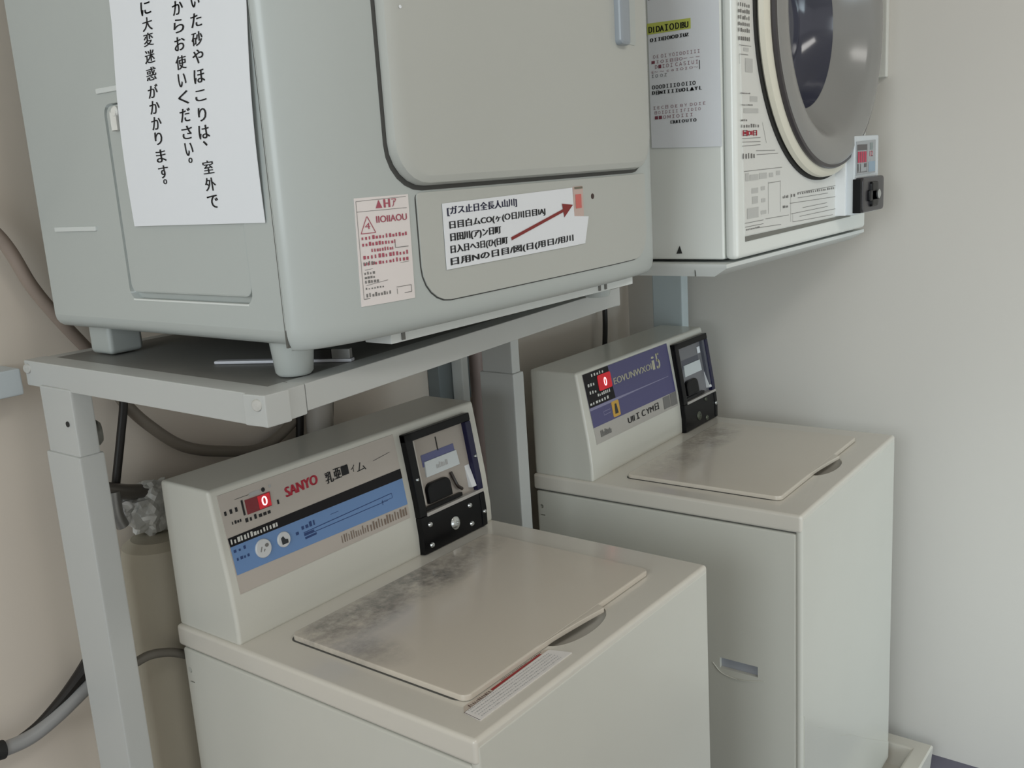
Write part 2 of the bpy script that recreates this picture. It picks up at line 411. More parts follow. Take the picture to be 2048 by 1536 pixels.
    # control panel film
    if not second:
        pn = obj('control_panel', sheet(bmesh.new(), [(0.0185, 0.0655), (0.333, 0.0655), (0.3325, 0.1955), (0.0165, 0.1955)], fc, 0, 0.001, 2, 4), PANEL, con)
        B1 = 0.0013
        ink('black_band', [('p', [(0.0188, 0.1275), (0.336 - 0.003, 0.1275), (0.3328, 0.1425), (0.0178, 0.1395)])], fc, BLKFILM, pn, B1)
        ink('blue_band', [('p', [(0.0194, 0.0905), (0.3328, 0.0870), (0.3326, 0.1275), (0.0186, 0.1275)])], fc, BLUE, pn, B1)
        d = obj('display', sheet(bmesh.new(), [(0.0545, 0.1595), (0.093, 0.1595), (0.0945, 0.1785), (0.0545, 0.1785)], fc, 0, 0.0022, 2, 2), LEDP, pn); d['label'] = 'red lit number display'
        ink('lit_field', [('r', 0.0735, 0.1605, 0.0930, 0.1775)], fc, LEDL, d, 0.0024)
        ink('lit_digit', [('t', '0', 0.0790, 0.1630, 0.0085, 0.0125, 0, 0.0004)], fc, LEDD, d, 0.0026)
        ink('red_lettering', [('t', 'SANYO', 0.1195, 0.1625, 0.056, 0.0135, 0.003, 0.0011)], fc, RED, pn, 0.0014)
        ink('black_lettering', [('t', '乳', 0.190, 0.160, 0.014, 0.016, 0, .0006), ('t', '亜', 0.206, 0.162, 0.013, 0.015, 0, .0006), ('t', '㎜', 0.221, 0.163, 0.012, 0.014, 0, .0008), ('t', 'ィ', 0.238, 0.163, 0.008, 0.010), ('t', 'ム', 0.249, 0.160, 0.018, 0.013), ('l', 0.283, 0.168, 0.318, 0.172, 0.0006),
            ('r', 0.0485, 0.160, 0.0515, 0.180)] + dashes(0.021, 0.1680, 0.046, 0.006, 3, rng, 0.5) + dashes(0.029, 0.1540, 0.045, 0.005, 4, rng) + dashes(0.049, 0.1505, 0.092, 0.0065, 6, rng, 0.8) + [('t', '1', 0.103, 0.158, 0.003, 0.006), disc(0.0855, 0.1835, 0.003, 0.003), ('r', 0.040, 0.1835, 0.062, 0.184)], fc, INK, pn, 0.0014)
        ink('grey_lettering', [('r', 0.063, 0.180, 0.080, 0.1855), ('r', 0.095, 0.183, 0.099, 0.187)], fc, LGREY, pn, 0.0014)
        ink('white_lettering', dashes(0.021, 0.1305, 0.098, 0.0068, 15, rng, 0.8), fc, WHITEINK, pn, 0.0016)
        ink('blue_lettering', dashes(0.132, 0.1130, 0.160, 0.0075, 4, rng, 0.7) + [('l', 0.134, 0.1085, 0.305, 0.1125, 0.001), ('l', 0.134, 0.104, 0.295, 0.1045, 0.0009), ('l', 0.134, 0.106, 0.152, 0.106, 0.003), ('l', 0.1345, 0.1005, 0.155, 0.1010, 0.003), ('l', 0.305, 0.1125, 0.305, 0.1055, 0.0006), ('l', 0.282, 0.106, 0.305, 0.1055, 0.0006), ('l', 0.284, 0.101, 0.284, 0.108, 0.001), ('l', 0.185, 0.118, 0.20, 0.118, 0.0006), ('r', 0.121, 0.109, 0.126, 0.113)] + dashes(0.022, 0.119, 0.045, 0.0045, 3, rng) + dashes(0.024, 0.108, 0.046, 0.004, 4, rng), fc, BLUEINK, pn, 0.0016)
        ink('brown_lettering', dashes(0.196, 0.0725, 0.250, 0.012, 12, rng, 0.45) + dashes(0.252, 0.0715, 0.331, 0.0135, 14, rng, 0.6), fc, BROWNINK, pn, 0.0014)
        for (cu, cv, r) in ((0.0655, 0.1105, 0.0125), (0.0995, 0.1110, 0.0105)):
            bmb = bmesh.new(); c0 = fc(cu, cv, 0.001); nrm = (fc(cu, cv, 1.0) - fc(cu, cv, 0)).normalized()
            b_ = obj('push_button', cyl(bmb, c0, nrm, r, 0.003, 28, 0.001), mat('white_button', (206, 208, 210), 0.35), pn)
            if cu < 0.08: ink('button_mark', [('l', cu - 0.006, cv - 0.003, cu - 0.003, cv + 0.003, 0.0012), ('l', cu - 0.001, cv - 0.004, cu + 0.001, cv - 0.001, 0.0012), disc(cu + 0.005, cv + 0.003, 0.003, 0.0025)], fc, GREYINK, b_, 0.0044)
            else: ink('button_mark', [('p', [(cu - 0.005, cv - 0.006), (cu + 0.005, cv - 0.006), (cu + 0.0055, cv - 0.001), (cu + 0.001, cv + 0.0005), (cu - 0.0015, cv + 0.005), (cu - 0.0055, cv + 0.003)])], fc, mat('dark_mark', (40, 44, 48), 0.5), b_, 0.0044)
    else:
        pn = obj('control_panel', sheet(bmesh.new(), [(0.030, 0.0645), (0.358, 0.0635), (0.352, 0.1975), (0.0225, 0.1975)], fc, 0, 0.001, 2, 4), mat('light_grey_film', (176, 172, 166), 0.3), con)
        ink('purple_band', [('p', [(0.0275, 0.0965), (0.3560, 0.0950), (0.352, 0.1975), (0.0225, 0.1975)])], fc, PURPLE, pn, 0.0013)
        ink('black_corner', [('p', [(0.0262, 0.134), (0.120, 0.134), (0.112, 0.1975), (0.0225, 0.1975)])], fc, BLKFILM, pn, 0.0015)
        ink('pale_stripe', [('p', [(0.0262, 0.1285), (0.10, 0.1285), (0.20, 0.1300), (0.335, 0.1305), (0.335, 0.1315), (0.20, 0.1325), (0.10, 0.1335), (0.0260, 0.1335)])], fc, mat('pale_purple', (140, 138, 168), 0.4, noise=0), pn, 0.0016)
        d = obj('display', rpatch(bmesh.new(), 0.069, 0.157, 0.116, 0.1865, 0.004, fc, 0, 0.0022, 0, 4), LEDL, pn); d['label'] = 'red lit number display'
        ink('lit_digit', [('t', '0', 0.0885, 0.163, 0.0095, 0.0165, 0, 0.0005)], fc, LEDD, d, 0.0026)
        ink('cream_lettering', [('t', 'EOVUNWXOI', 0.124, 0.1580, 0.150, 0.0125, 0.000, 0.0005), ('t', 'i', 0.279, 0.1555, 0.008, 0.027, 0, 0.0015), ('t', '5', 0.296, 0.1545, 0.014, 0.031, 0, 0.001)], fc, CREAMINK, pn, 0.0016)
        ink('white_lettering', dashes(0.050, 0.1885, 0.098, 0.006, 5, rng, 0.7) + dashes(0.033, 0.172, 0.060, 0.007, 3, rng, 0.6) + dashes(0.035, 0.158, 0.062, 0.006, 3, rng, 0.6) + dashes(0.060, 0.149, 0.108, 0.006, 7, rng, 0.7) + dashes(0.030, 0.138, 0.100, 0.006, 7, rng, 0.7), fc, WHITEINK, pn, 0.0018)
        y_ = obj('key_button', rpatch(bmesh.new(), 0.101, 0.099, 0.127, 0.129, 0.003, fc, 0, 0.002, 0, 4), ORANGE, pn); y_['label'] = 'mustard yellow button'
        ink('button_mark', [('p', [(0.108, 0.1045), (0.120, 0.1045), (0.117, 0.1235), (0.111, 0.1235)])], fc, mat('dark_mark', (40, 44, 48), 0.5), y_, 0.0024)
        ink('grey_line', [('l', 0.070, 0.118, 0.094, 0.118, 0.001), ('l', 0.070, 0.111, 0.094, 0.112, 0.001), ('l', 0.070, 0.111, 0.070, 0.118, 0.001)], fc, mat('pale_purple', (140, 138, 168), 0.4, noise=0), pn, 0.0016)
        ink('grey_lettering', dashes(0.048, 0.0745, 0.088, 0.0125, 8, rng, 0.75) + [('r', 0.297, 0.069, 0.325, 0.0935), ('r', 0.328, 0.068, 0.356, 0.0945)], fc, GREYINK, pn, 0.0016)
        ink('black_lettering', [('t', 'UIIＩＣYM日', 0.150, 0.074, 0.125, 0.014, 0.001, 0.0005)], fc, INK, pn, 0.0016)
    # coin box
    a, b = (0.345, 0.4975) if not second else (0.3665, 0.5205)
    zlo, zhi = 0.0005, 0.1905
    cb = bmesh.new()
    def blk(x0, x1, s0, s1, o0, o1, bmm=None, bev=0.0015):
        bmm = bmm if bmm is not None else cb
        ss = sorted({s0, s1} | {q for q in (0.03, 0.0806) if s0 < q < s1})
        A = [fc(0, s, o1) for s in ss]; Bk = [fc(0, s, o0) for s in reversed(ss)]
        prism(bmm, [(p.y, p.z) for p in A + Bk], x0, x1, 'x', bev, 2); return bmm
    wu0, wu1, ws0, ws1 = a + 0.016, b - 0.014, 0.065, 0.1775
    blk(a, b, zlo, 0.060, -0.004, 0.011)                 # lower black face
    blk(a, wu0, 0.060, zhi, -0.004, 0.011)               # left cheek
    blk(a, b, ws1, zhi, -0.004, 0.011)                   # top
    bz = obj('coin_box', cb, BLACK, con); bz['label'] = 'black coin box'
    obj('right_cheek', blk(wu1, b, 0.060, ws1, -0.004, 0.011, bmesh.new()), NAVY, bz)
    obj('sill', blk(wu0 - 0.001, wu1 + 0.012, 0.0585, 0.0640, -0.002, 0.0125, bmesh.new(), 0.0008), mat('sill_silver', (176, 172, 168), 0.35), bz)
    obj('sill_slot', blk(wu0 + 0.002, wu1 - 0.035, 0.0655, 0.0715, -0.002, 0.0085, bmesh.new(), 0.0005), BLACK, bz)
    bp = obj('back_plate', blk(wu0 - 0.001, wu1 + 0.001, 0.060, ws1 + 0.001, -0.003, 0.002, bmesh.new(), 0), BEIGE if not second else mat('grey_plate', (120, 120, 124), 0.35), bz)
    obj('side_wall', blk(wu0 - 0.001, wu0 + 0.007, 0.075, ws1, 0.0, 0.006, bmesh.new(), 0.0006), mat('pale_side_wall', (196, 192, 186), 0.4) if not second else BLACK, bz)
    ink('price_label', [('p', [(wu0 + 0.018, 0.131), (wu1 - 0.028, 0.131), (wu1 - 0.028, 0.150), (wu0 + 0.018, 0.150)])], fc, mat('slate_blue_film', (92, 96, 138), 0.4) if not second else mat('slate_film', (86, 88, 98), 0.4), bp, 0.0025)
    pl = obj('price_card', sheet(bmesh.new(), [(wu0 + 0.020, 0.1145), (wu1 - 0.024, 0.1145), (wu1 - 0.026, 0.1385), (wu0 + 0.022, 0.1385)], fc, 0.001, 0.0045, 2, 2), mat('card_white', (204, 210, 212), 0.4), bp)
    if not second: ink('card_print', dashes(wu0 + 0.045, 0.122, wu0 + 0.073, 0.009, 8, rng, 0.9), fc, LGREY, pl, 0.0048)
    cup = bmesh.new(); rpatch(cup, wu0 + 0.012, 0.074, wu0 + 0.066, 0.1055, 0.002, fc, 0.0, 0.009, 0.002, 8, rt=0.012); obj('coin_mouth', cup, BLACK, bz)
    if not second:
        obj('coin_slot', sheet(bmesh.new(), [(wu0 + 0.0565, 0.148), (wu0 + 0.0585, 0.148), (wu0 + 0.0585, 0.170), (wu0 + 0.0565, 0.170)], fc, 0.001, 0.0028, 1, 1), DARK, bp)
        lv = bmesh.new(); tube(lv, [fc(wu0 + 0.074, 0.108, 0.004), fc(wu0 + 0.076, 0.095, 0.007), fc(wu0 + 0.080, 0.084, 0.008), fc(wu0 + 0.090, 0.076, 0.007)], 0.0028, 8); obj('return_lever', lv, mat('dark_brown_plastic', (44, 36, 32), 0.35), bz)
    else:
        ink('white_sticker', [('p', [(wu1 - 0.028, 0.152), (wu1 - 0.014, 0.152), (wu1 - 0.014, 0.166), (wu1 - 0.028, 0.166)])], fc, PAPER, bp, 0.0028)
        gu = bmesh.new(); blk(wu1 - 0.010, wu1 + 0.001, 0.074, ws1, 0.0, 0.009, gu, 0.0006); obj('guide_wall', gu, mat('slate_film', (86, 88, 98), 0.4), bz)
    ch = bmesh.new(); prism(ch, [(fc(0, 0.072, 0.002).y, fc(0, 0.072, 0.002).z), (fc(0, 0.072, 0.0105).y, fc(0, 0.072, 0.0105).z), (fc(0, 0.108, 0.002).y, fc(0, 0.108, 0.002).z)], wu1 - 0.012, wu1 - 0.001, 'x'); obj('reflection_wedge', ch, mat('reflection_white', (226, 228, 230), 0.3), bz)  # white wedge standing in for a reflection inside the coin window
    blk(wu1 + 0.001, b - 0.001, 0.001, 0.057, 0.010, 0.0125, bmm := bmesh.new()); obj('latch_strip', bmm, BLACK, bz)
    def stud(u, s, r, o, m=None):
        nrm = (fc(u, s, 1.0) - fc(u, s, 0)).normalized()
        return obj('lock' if r > 0.006 else 'screw', lathe(bmesh.new(), [(0, 0), (r, 0), (r, 0.001), (r * 0.7, 0.003), (r * 0.35, 0.0035), (r * 0.3, 0.0022), (0, 0.0022)], axis_m(fc(u, s, o), nrm), 20), m or CHROME, bz)
    if not second:
        stud(a + 0.074, 0.0290, 0.0105, 0.0105)
        for (u, s) in ((0.018, 0.0450), (0.017, 0.012), (0.113, 0.046), (0.113, 0.015)): stud(a + u, s, 0.0045, 0.0105)
        stud(a + 0.008, 0.119, 0.003, 0.0108); stud(b - 0.006, 0.119, 0.003, 0.0108); stud(b - 0.008, 0.026, 0.0035, 0.0122)
    else:
        DG = mat('dull_lock', (92, 96, 84), 0.35, metal=0.5)
        stud(a + 0.062, 0.024, 0.010, 0.0105, DG); stud(a + 0.100, 0.010, 0.0058, 0.0105, DG); stud(a + 0.100, 0.052, 0.0045, 0.0105, DG); stud(b - 0.009, 0.033, 0.0045, 0.0122)
    return t, fz, H
w1, fz1, H1 = make_washer('near cream coin washing machine with sky-blue control panel and grimy lid under the grey dryer', (0, 0, 0), 0.0, False)
# caution label on the near washer's top panel, part of that machine
lb = obj('warning_label', sheet(bmesh.new(), [(0.033, -0.508), (0.207, -0.508), (0.198, -0.480), (0.036, -0.4835)], fz1, 0, 0.0012, 6, 2), LABEL, w1); lb['label'] = 'worn caution label with red block'
rg = random.Random(11); its = []
for k in range(5): its += dashes(0.040, -0.5045 + k * 0.0046, 0.192, 0.0016, 46, rg, 0.7)
ink('grey_lettering', its, fz1, LGREY, lb, 0.0016)
ls = obj('label_strip', sheet(bmesh.new(), [(0.036, -0.4830), (0.200, -0.4795), (0.194, -0.4745), (0.045, -0.4745)], fz1, 0, 0.0008, 6, 1), mat('yellowed_label', (188, 176, 164), 0.5), lb)
ink('red_block', [('p', [(0.088, -0.4812), (0.185, -0.4795), (0.183, -0.4768), (0.088, -0.4775)])], fz1, mat('label_red', (150, 40, 44), 0.5), ls, 0.0011)
ink('dark_lettering', dashes(0.048, -0.4815, 0.086, 0.004, 12, rg, 0.5) + dashes(0.11, -0.4765, 0.19, 0.0016, 26, rg, 0.6) + [('l', 0.036, -0.4833, 0.088, -0.4822, 0.0006), ('l', 0.0355, -0.4833, 0.033, -0.508, 0.0008)], fz1, mat('label_brown', (84, 56, 52), 0.6), ls, 0.0012)

w2, fz2, H2 = make_washer('far cream coin washing machine with purple-blue control panel beside the right wall', (0.7585, -0.043, 0.012), 0.0231, True)

# drain pan under the far washer
pan = bmesh.new()
px0, px1, py0, py1 = 0.735, 1.368, -0.632, -0.085
def ring(ix, z): return [pan.verts.new((px0 + ix, py0 + ix, z)), pan.verts.new((px1 - ix, py0 + ix, z)), pan.verts.new((px1 - ix, py1 - ix, z)), pan.verts.new((px0 + ix, py1 - ix, z))]
R_ = [ring(0.004, 0.0), ring(0, 0.052), ring(0.003, 0.056), ring(0.030, 0.056), ring(0.036, 0.052), ring(0.050, 0.012)]
for A, B_ in zip(R_, R_[1:]):
    for k in range(4): pan.faces.new((A[k], A[(k + 1) % 4], B_[(k + 1) % 4], B_[k]))
pan.faces.new(R_[0]); pan.faces.new(R_[-1])
tag(obj('drain_pan', pan, PANM), 'pale plastic drain pan on the floor under the far washing machine', 'drain pan')

# ---------------------------------------------------------------- near dryer (bow fronted, grey)
ZD = 1.189
XL, XR, Y0, BW = -0.08, 0.60, -0.400, 0.05
XC, HW = (XL + XR) / 2, (XR - XL) / 2
dr = thing('clothes_dryer', 'grey bow-fronted coin dryer with taped notices on the stand above the near washer', 'clothes dryer', (XL, 0.03, ZD))
OX, OY = -XL, -0.03
def wl(p): return Vector((p[0] + OX, p[1] + OY, p[2] - ZD))     # world to dryer-local
def fyx(x):
    t = min(1.0, abs((x - XC) / HW)); return Y0 - BW * math.sqrt(max(0, 1 - t ** 4))
ZT = 1.86
def ffw(u, v, o):
    x = u; d = 1e-3; n = Vector((-(fyx(x + d) - fyx(x - d)) / (2 * d) * -1, -1, 0)) if abs((x - XC) / HW) < 0.97 else Vector((0, -1, 0))
    n.x = (fyx(x + d) - fyx(x - d)) / (2 * d) if abs((x - XC) / HW) < 0.97 else 0
    n.normalize(); p = Vector((x, fyx(x), v)) + n * o; return p
def ff(u, v, o): return wl(ffw(u, v, o))
def fs(u, v, o): return wl((XL - o, -u, v))
# side/back cabinet
cb_ = bmesh.new(); add_box(cb_, XL, Y0, ZD, XR, 0.03, ZT, 0.0)
for v in cb_.verts: v.co = wl(v.co)
es = [e for e in cb_.edges if abs(e.verts[0].co.z - e.verts[1].co.z) < 1e-5 and abs(e.verts[0].co.x - e.verts[1].co.x) < 1e-5 and e.verts[0].co.z < 0.01]
bmesh.ops.bevel(cb_, geom=es, offset=0.016, segments=4, affect='EDGES', profile=0.5)
cabd = obj('cabinet', cb_, DRY, dr)
rec = bmesh.new(); rpatch(rec, 0.142, 1.229, 0.356, 1.436, 0.012, fs, -0.009, 0.02, 0, 6); 
cuts = [rec]
cut(cabd, cuts)
ap = obj('access_panel', rpatch(bmesh.new(), 0.1435, 1.236, 0.3545, 1.4345, 0.011, fs, -0.0089, -0.001, 0.002, 6), DRY, dr)
obj('edge_highlight', bx(*wl((XL - 0.0006, -0.3495, 1.2275)), *wl((XL + 0.004, -0.148, 1.2295)), 0.0004), RACKW, ap)  # white strip painted as the highlight on the recess's lower ledge
cp = bmesh.new(); cyl(cp, fs(0.169, 1.4265, -0.001), (-1, 0, 0), 0.006, 0.007, 16, 0.002); add_box(cp, *fs(0.173, 1.408, -0.001), *fs(0.162, 1.4265, 0.005), 0.001); obj('panel_clip', cp, mat('clip_white', (226, 226, 222), 0.3), ap)
for (a_, b_, z_) in ((0.004, 0.094, 1.3065), (0.135, 0.178, 1.450)):
    sl = bmesh.new(); rpatch(sl, a_, z_ - 0.0028, b_, z_ + 0.0028, 0.0015, fs, -0.001, 0.0022, 0.0008, 4); obj('embossed_rib', sl, mat('pale_rib', (210, 215, 214), 0.3), cabd)
# front shell: bowed in plan, lower edge rolled under
bm = bmesh.new(); nx = 72; rb = 0.022
zs = [(ZD - 0.004 + rb * (1 - math.cos(math.pi / 2 * k / 6)), rb * (1 - math.sin(math.pi / 2 * k / 6))) for k in range(7)] + [(ZD + 0.05, 0), (1.5, 0), (ZT, 0)]
rows = []
for z, ins in zs:
    row = []
    for i in range(nx + 1):
        t = -math.cos(math.pi * i / nx); x = XC + HW * t
        y = Y0 - BW * math.sqrt(max(0, 1 - t ** 4))
        k = ins / BW
        row.append(bm.verts.new(wl((XC + (HW + 0.0006 - ins * 0.4) * t, Y0 + (y - Y0) * (1 - k * 0.6), z))))
    rows.append(row)
for A, B_ in zip(rows, rows[1:]):
    for i in range(nx): bm.faces.new((A[i], A[i + 1], B_[i + 1], B_[i]))
bt = [bm.verts.new(wl((XL + 0.006, Y0 + 0.004, ZD - 0.004))), bm.verts.new(wl((XR - 0.006, Y0 + 0.004, ZD - 0.004)))]
bm.faces.new(rows[0] + [bt[1], bt[0]])
obj('front_shell', bm, DRY, dr)
obj('side_seam', bx(*wl((XL - 0.0005, Y0 - 0.0012, ZD)), *wl((XL + 0.003, Y0 + 0.0012, ZT))), GAPG, dr)
# big door panel and lower panel
DX0, DX1, DZ0 = 0.032, 0.538, 1.3315
obj('door_gap', rpatch(bmesh.new(), DX0 - 0.0045, DZ0 - 0.0045, DX1 + 0.002, 1.84, 0.046, ff, -0.002, 0.0006, 0, 48), mat('door_gap_grey', (70, 70, 68), 0.6, noise=0), dr)
door = obj('door', rpatch(bmesh.new(), DX0, DZ0, DX1, 1.835, 0.044, ff, 0.0, 0.013, 0.009, 48), mat('warm_grey_plastic', (184, 186, 181), 0.35, coat=0.1), dr)
dg_ = obj('door_handle', rpatch(bmesh.new(), 0.436, 1.486, 0.463, 1.62, 0.006, ff, 0.008, 0.022, 0.004, 6), mat('blue_grey_handle', (150, 158, 166), 0.3), door)
obj('handle_scoop', rpatch(bmesh.new(), 0.4655, 1.4885, 0.492, 1.62, 0.006, ff, 0.012, 0.0138, 0.0004, 6), DRY, door)
ink('door_dot', [disc(0.052, 1.5000, 0.0018, 0.0016)], ff, PAPER, door, 0.0136)
obj('lower_gap', rpatch(bmesh.new(), 0.0625, 1.2105, 0.530, 1.3245, 0.040, ff, -0.001, 0.0006, 0, 48, rt=0.006), mat('door_gap_grey', (70, 70, 68), 0.6, noise=0), dr)
lp = obj('lower_panel', rpatch(bmesh.new(), 0.0637, 1.2117, 0.535, 1.3250, 0.039, ff, 0, 0.0022, 0.0006, 48, rt=0.005), mat('warm_grey_plastic', (184, 186, 181), 0.35, coat=0.1), dr)
pil = obj('pilot_lamp', rpatch(bmesh.new(), 0.3385, 1.279, 0.3600, 1.3165, 0.002, ff, 0.001, 0.0032, 0, 4), mat('pale_pink_lens', (200, 176, 168), 0.3), dr)
ink('lamp_patch', [('p', [(0.3425, 1.290), (0.3555, 1.290), (0.3555, 1.307), (0.3425, 1.307)])], ff, mat('pink_lens', (206, 106, 100), 0.4, noise=0.1), pil, 0.0035)
ink('lamp_cap', [('r', 0.341, 1.3135, 0.359, 1.3160)], ff, mat('tape_dark', (112, 108, 92), 0.5), pil, 0.0036)
obj('key_hole', cyl(bmesh.new(), ff(0.383, 1.3025, 0.001), (0, -1, 0), 0.0035, 0.0015, 16), mat('dark_dot', (60, 40, 36), 0.5), dr)
# faded sticker at the right corner of the front
fl = obj('faded_label', sheet(bmesh.new(), [(0.548, 1.372), (0.578, 1.372), (0.580, 1.475), (0.550, 1.475)], ff, 0.0, 0.0008, 6, 2), mat('faded_film', (190, 193, 190), 0.3), dr)
ink('grey_lettering', [('l', 0.551, 1.473, 0.578, 1.473, 0.0007), ('l', 0.551, 1.463, 0.578, 1.463, 0.0006), ('l', 0.550, 1.430, 0.577, 1.430, 0.0005), ('l', 0.550, 1.400, 0.577, 1.400, 0.0005), ('l', 0.549, 1.375, 0.577, 1.375, 0.0006)], ff, GREYINK, fl, 0.0012)
# warning label
wlab = obj('warning_label', sheet(bmesh.new(), [(-0.0155, 1.2205), (0.0515, 1.2205), (0.0535, 1.3245), (-0.0125, 1.3245)], ff, 0.0, 0.0008, 6, 4), PINKL, dr); wlab['label'] = 'narrow white warning label printed in red'
rg = random.Random(4); r1 = []; r2 = []
r1 += [('t', '▲', -0.001 + 0.012, 1.3135, 0.008, 0.008), ('t', 'H', 0.0215, 1.3135, 0.007, 0.008, 0, 0.0006), ('t', 'ｱ', 0.031, 1.3135, 0.006, 0.008)]
r1 += [('l', -0.0085, 1.2905, 0.0085, 1.2905, 0.0007), ('l', -0.0085, 1.2905, -0.0005, 1.3065, 0.0008), ('l', 0.0085, 1.2905, 0.0000, 1.3065, 0.0008), ('t', '4', -0.0035, 1.2945, 0.006, 0.006), ('t', 'IIOIIAOU', 0.0105, 1.2995, 0.0385, 0.0065, 0, 0.0002)]
for k, (n, u1) in enumerate(((14, 0.049), (11, 0.034), (9, 0.030), (13, 0.049), (13, 0.048))): r1 += dashes(-0.0085 + (0.010 if k == 2 else 0), 1.2845 - k * 0.0062, u1, 0.0040, n, rg, 0.7)
ink('red_lettering', r1, ff, mat('faded_red_ink', (170, 84, 100), 0.6, noise=0), wlab, 0.0012)
r2 += [('l', -0.011, 1.3115, 0.050, 1.3115, 0.0004), ('l', -0.011, 1.3215, 0.050, 1.3225, 0.0004), ('l', -0.011, 1.3215, -0.012, 1.2275, 0.0004), ('l', -0.012, 1.2275, 0.0475, 1.2275, 0.0006), ('l', 0.0475, 1.2275, 0.0475, 1.2345, 0.0006), ('l', 0.028, 1.2345, 0.0475, 1.2345, 0.0005), ('l', 0.0285, 1.2275, 0.0285, 1.233, 0.0005), ('l', -0.008, 1.2555, 0.047, 1.2585, 0.0004), ('l', -0.008, 1.2405, 0.018, 1.243, 0.0004), ('l', 0.031, 1.2805, 0.031, 1.2735, 0.0006), ('l', 0.031, 1.2735, 0.048, 1.2735, 0.0006)]
r2 += dashes(-0.009, 1.2600, 0.006, 0.004, 5, rg) + dashes(-0.009, 1.2510, 0.004, 0.003, 4, rg) + dashes(-0.009, 1.2470, 0.004, 0.0025, 4, rg) + dashes(-0.009, 1.2425, 0.008, 0.003, 5, rg) + dashes(-0.009, 1.2290, 0.022, 0.0040, 9, rg, 0.6) + dashes(-0.009, 1.2365, 0.014, 0.002, 7, rg, 0.5)
ink('grey_lettering', r2, ff, GREYINK, wlab, 0.0012)
# feet and base rail
for (fx, fyy, r) in ((-0.034, -0.350, 0.021), (0.540, -0.350, 0.021)):
    obj('foot', lathe(bmesh.new(), [(0, 1.151), (r * 0.8, 1.151), (r * 0.92, 1.154), (r * 1.1, 1.19), (0, 1.19)], Matrix.Translation(Vector((OX + fx, OY + fyy, -ZD))), 28), DRY, dr)
for fx in (-0.047, 0.50):
    b0 = bx(*wl((fx, -0.025, 1.151)), *wl((fx + 0.046, 0.022, 1.192)), 0.006, 3); obj('foot', b0, DRY, dr)
br = obj('base_rail', bx(*wl((0.035, -0.424, 1.1735)), *wl((0.52, -0.385, 1.1860)), 0.001), RACKW, dr); br['label'] = 'white sheet metal rail under the front'
for x in (0.050, 0.43, 0.445): obj('rail_slot', bx(*wl((x, -0.4252, 1.1755)), *wl((x + 0.005, -0.4235, 1.1835))), mat('slot_grey', (110, 110, 106), 0.6, noise=0), br)

# taped notices on the near dryer
nt1 = thing('paper_notice', 'tall white paper sheet of black handwriting taped to the side of the grey dryer', 'notice', fs(0.29, 1.4, 0) - Vector((OX, OY, -ZD)), 0, 'paper notices')
o1 = nt1.location.copy()
def fsn(u, v, o):
    bulge = 0.004 * math.sin(max(0, min(1, (v - 1.308) / 0.2)) * math.pi); return Vector((XL - 0.0012 - o - bulge, -u, v)) - o1
sh = obj('paper', sheet(bmesh.new(), [(0.172, 1.308), (0.390, 1.308), (0.404, 1.60), (0.188, 1.60)], fsn, 0, 0.0006, 10, 20), PAPER, nt1)
col_items = []
def column(chars, ua, ub, new=True):
    if new: col_items.append([])
    for ch, py in chars:
        z = 1.5155 - py * 0.000463; u = ua + (ub - ua) * py / 410.0; w, h = 0.0165, 0.0125
        if ch in '、。': w, h = 0.006, 0.005
        if ch in 'こ': h = 0.010
        if ch in 'りい': w = 0.0125
        col_items[-1].append(('t', ch, u - w / 2, z - h / 2, w, h, 0.0006, 0.0004))
column([('付', -125), ('の', -90), ('砂', -55), ('い', 4), ('た', 42), ('砂', 78), ('や', 112), ('ほ', 150), ('こ', 188), ('り', 225), ('は', 260), ('、', 283), ('室', 331), ('外', 366), ('で', 402)], 0.326, 0.3165)
column([('っ', -95), ('て', -62), ('砂', -25), ('か', 10), ('ら', 45), ('お', 80), ('使', 117), ('い', 152), ('く', 187), ('だ', 222), ('さ', 257), ('い', 291), ('。', 314)], 0.298, 0.290)
column([('の', -72), ('方', -40), ('に', -5), ('大', 27), ('変', 58), ('迷', 93), ('惑', 128), ('が', 164), ('か', 197), ('か', 230), ('り', 262), ('ま', 299), ('す', 333), ('。', 354)], 0.246, 0.243)
for c_ in col_items: ink('handwriting', c_, fsn, INK, sh, 0.0010)

nt2 = thing('paper_notice', 'white strip of paper with black lettering and red arrow on the grey dryer front', 'notice', ffw(0.23, 1.28, 0.002), 0, 'paper notices')
o2 = nt2.location.copy()
def ff2(u, v, o): return ffw(u, v, o + 0.0028) - o2
p2 = bmesh.new(); sheet(p2, [(0.098, 1.2435), (0.340, 1.2455), (0.337, 1.3155), (0.0985, 1.3120)], ff2, 0, 0.0005, 12, 3); sheet(p2, [(0.340, 1.2455), (0.360, 1.2460), (0.3705, 1.2785), (0.3385, 1.2810)], ff2, 0, 0.0005, 3, 2)
sh = obj('paper', p2, PAPER, nt2)
ink('blue_lettering', [('t', '[ガス止日全長人山川]', 0.105, 1.2985, 0.118, 0.0100, 0.0018, 0.0005)], ff2, NAVYINK, sh, 0.0009)
lines_of('black_lettering', [('t', '日目白ムCO(ヶ(○日川日目IAJ', 0.107, 1.2840, 0.170, 0.0095, 0.0025, 0.0006), ('t', '日田川(ア)ン日町', 0.107, 1.2710, 0.084, 0.0095, 0.001, 0.0007), ('t', '日入日へ3日(ひ(日町', 0.106, 1.2585, 0.096, 0.0095, 0.001, 0.0006), ('t', '日用Nの日目/図(日(用日/用川', 0.105, 1.2460, 0.228, 0.0090, 0.0042, 0.0007)], ff2, INK, sh, 0.0009)
ax, az, ex, ez = 0.209, 1.2655, 0.318, 1.2905; L_ = math.hypot(ex - ax, ez - az); dx, dz = (ex - ax) / L_, (ez - az) / L_
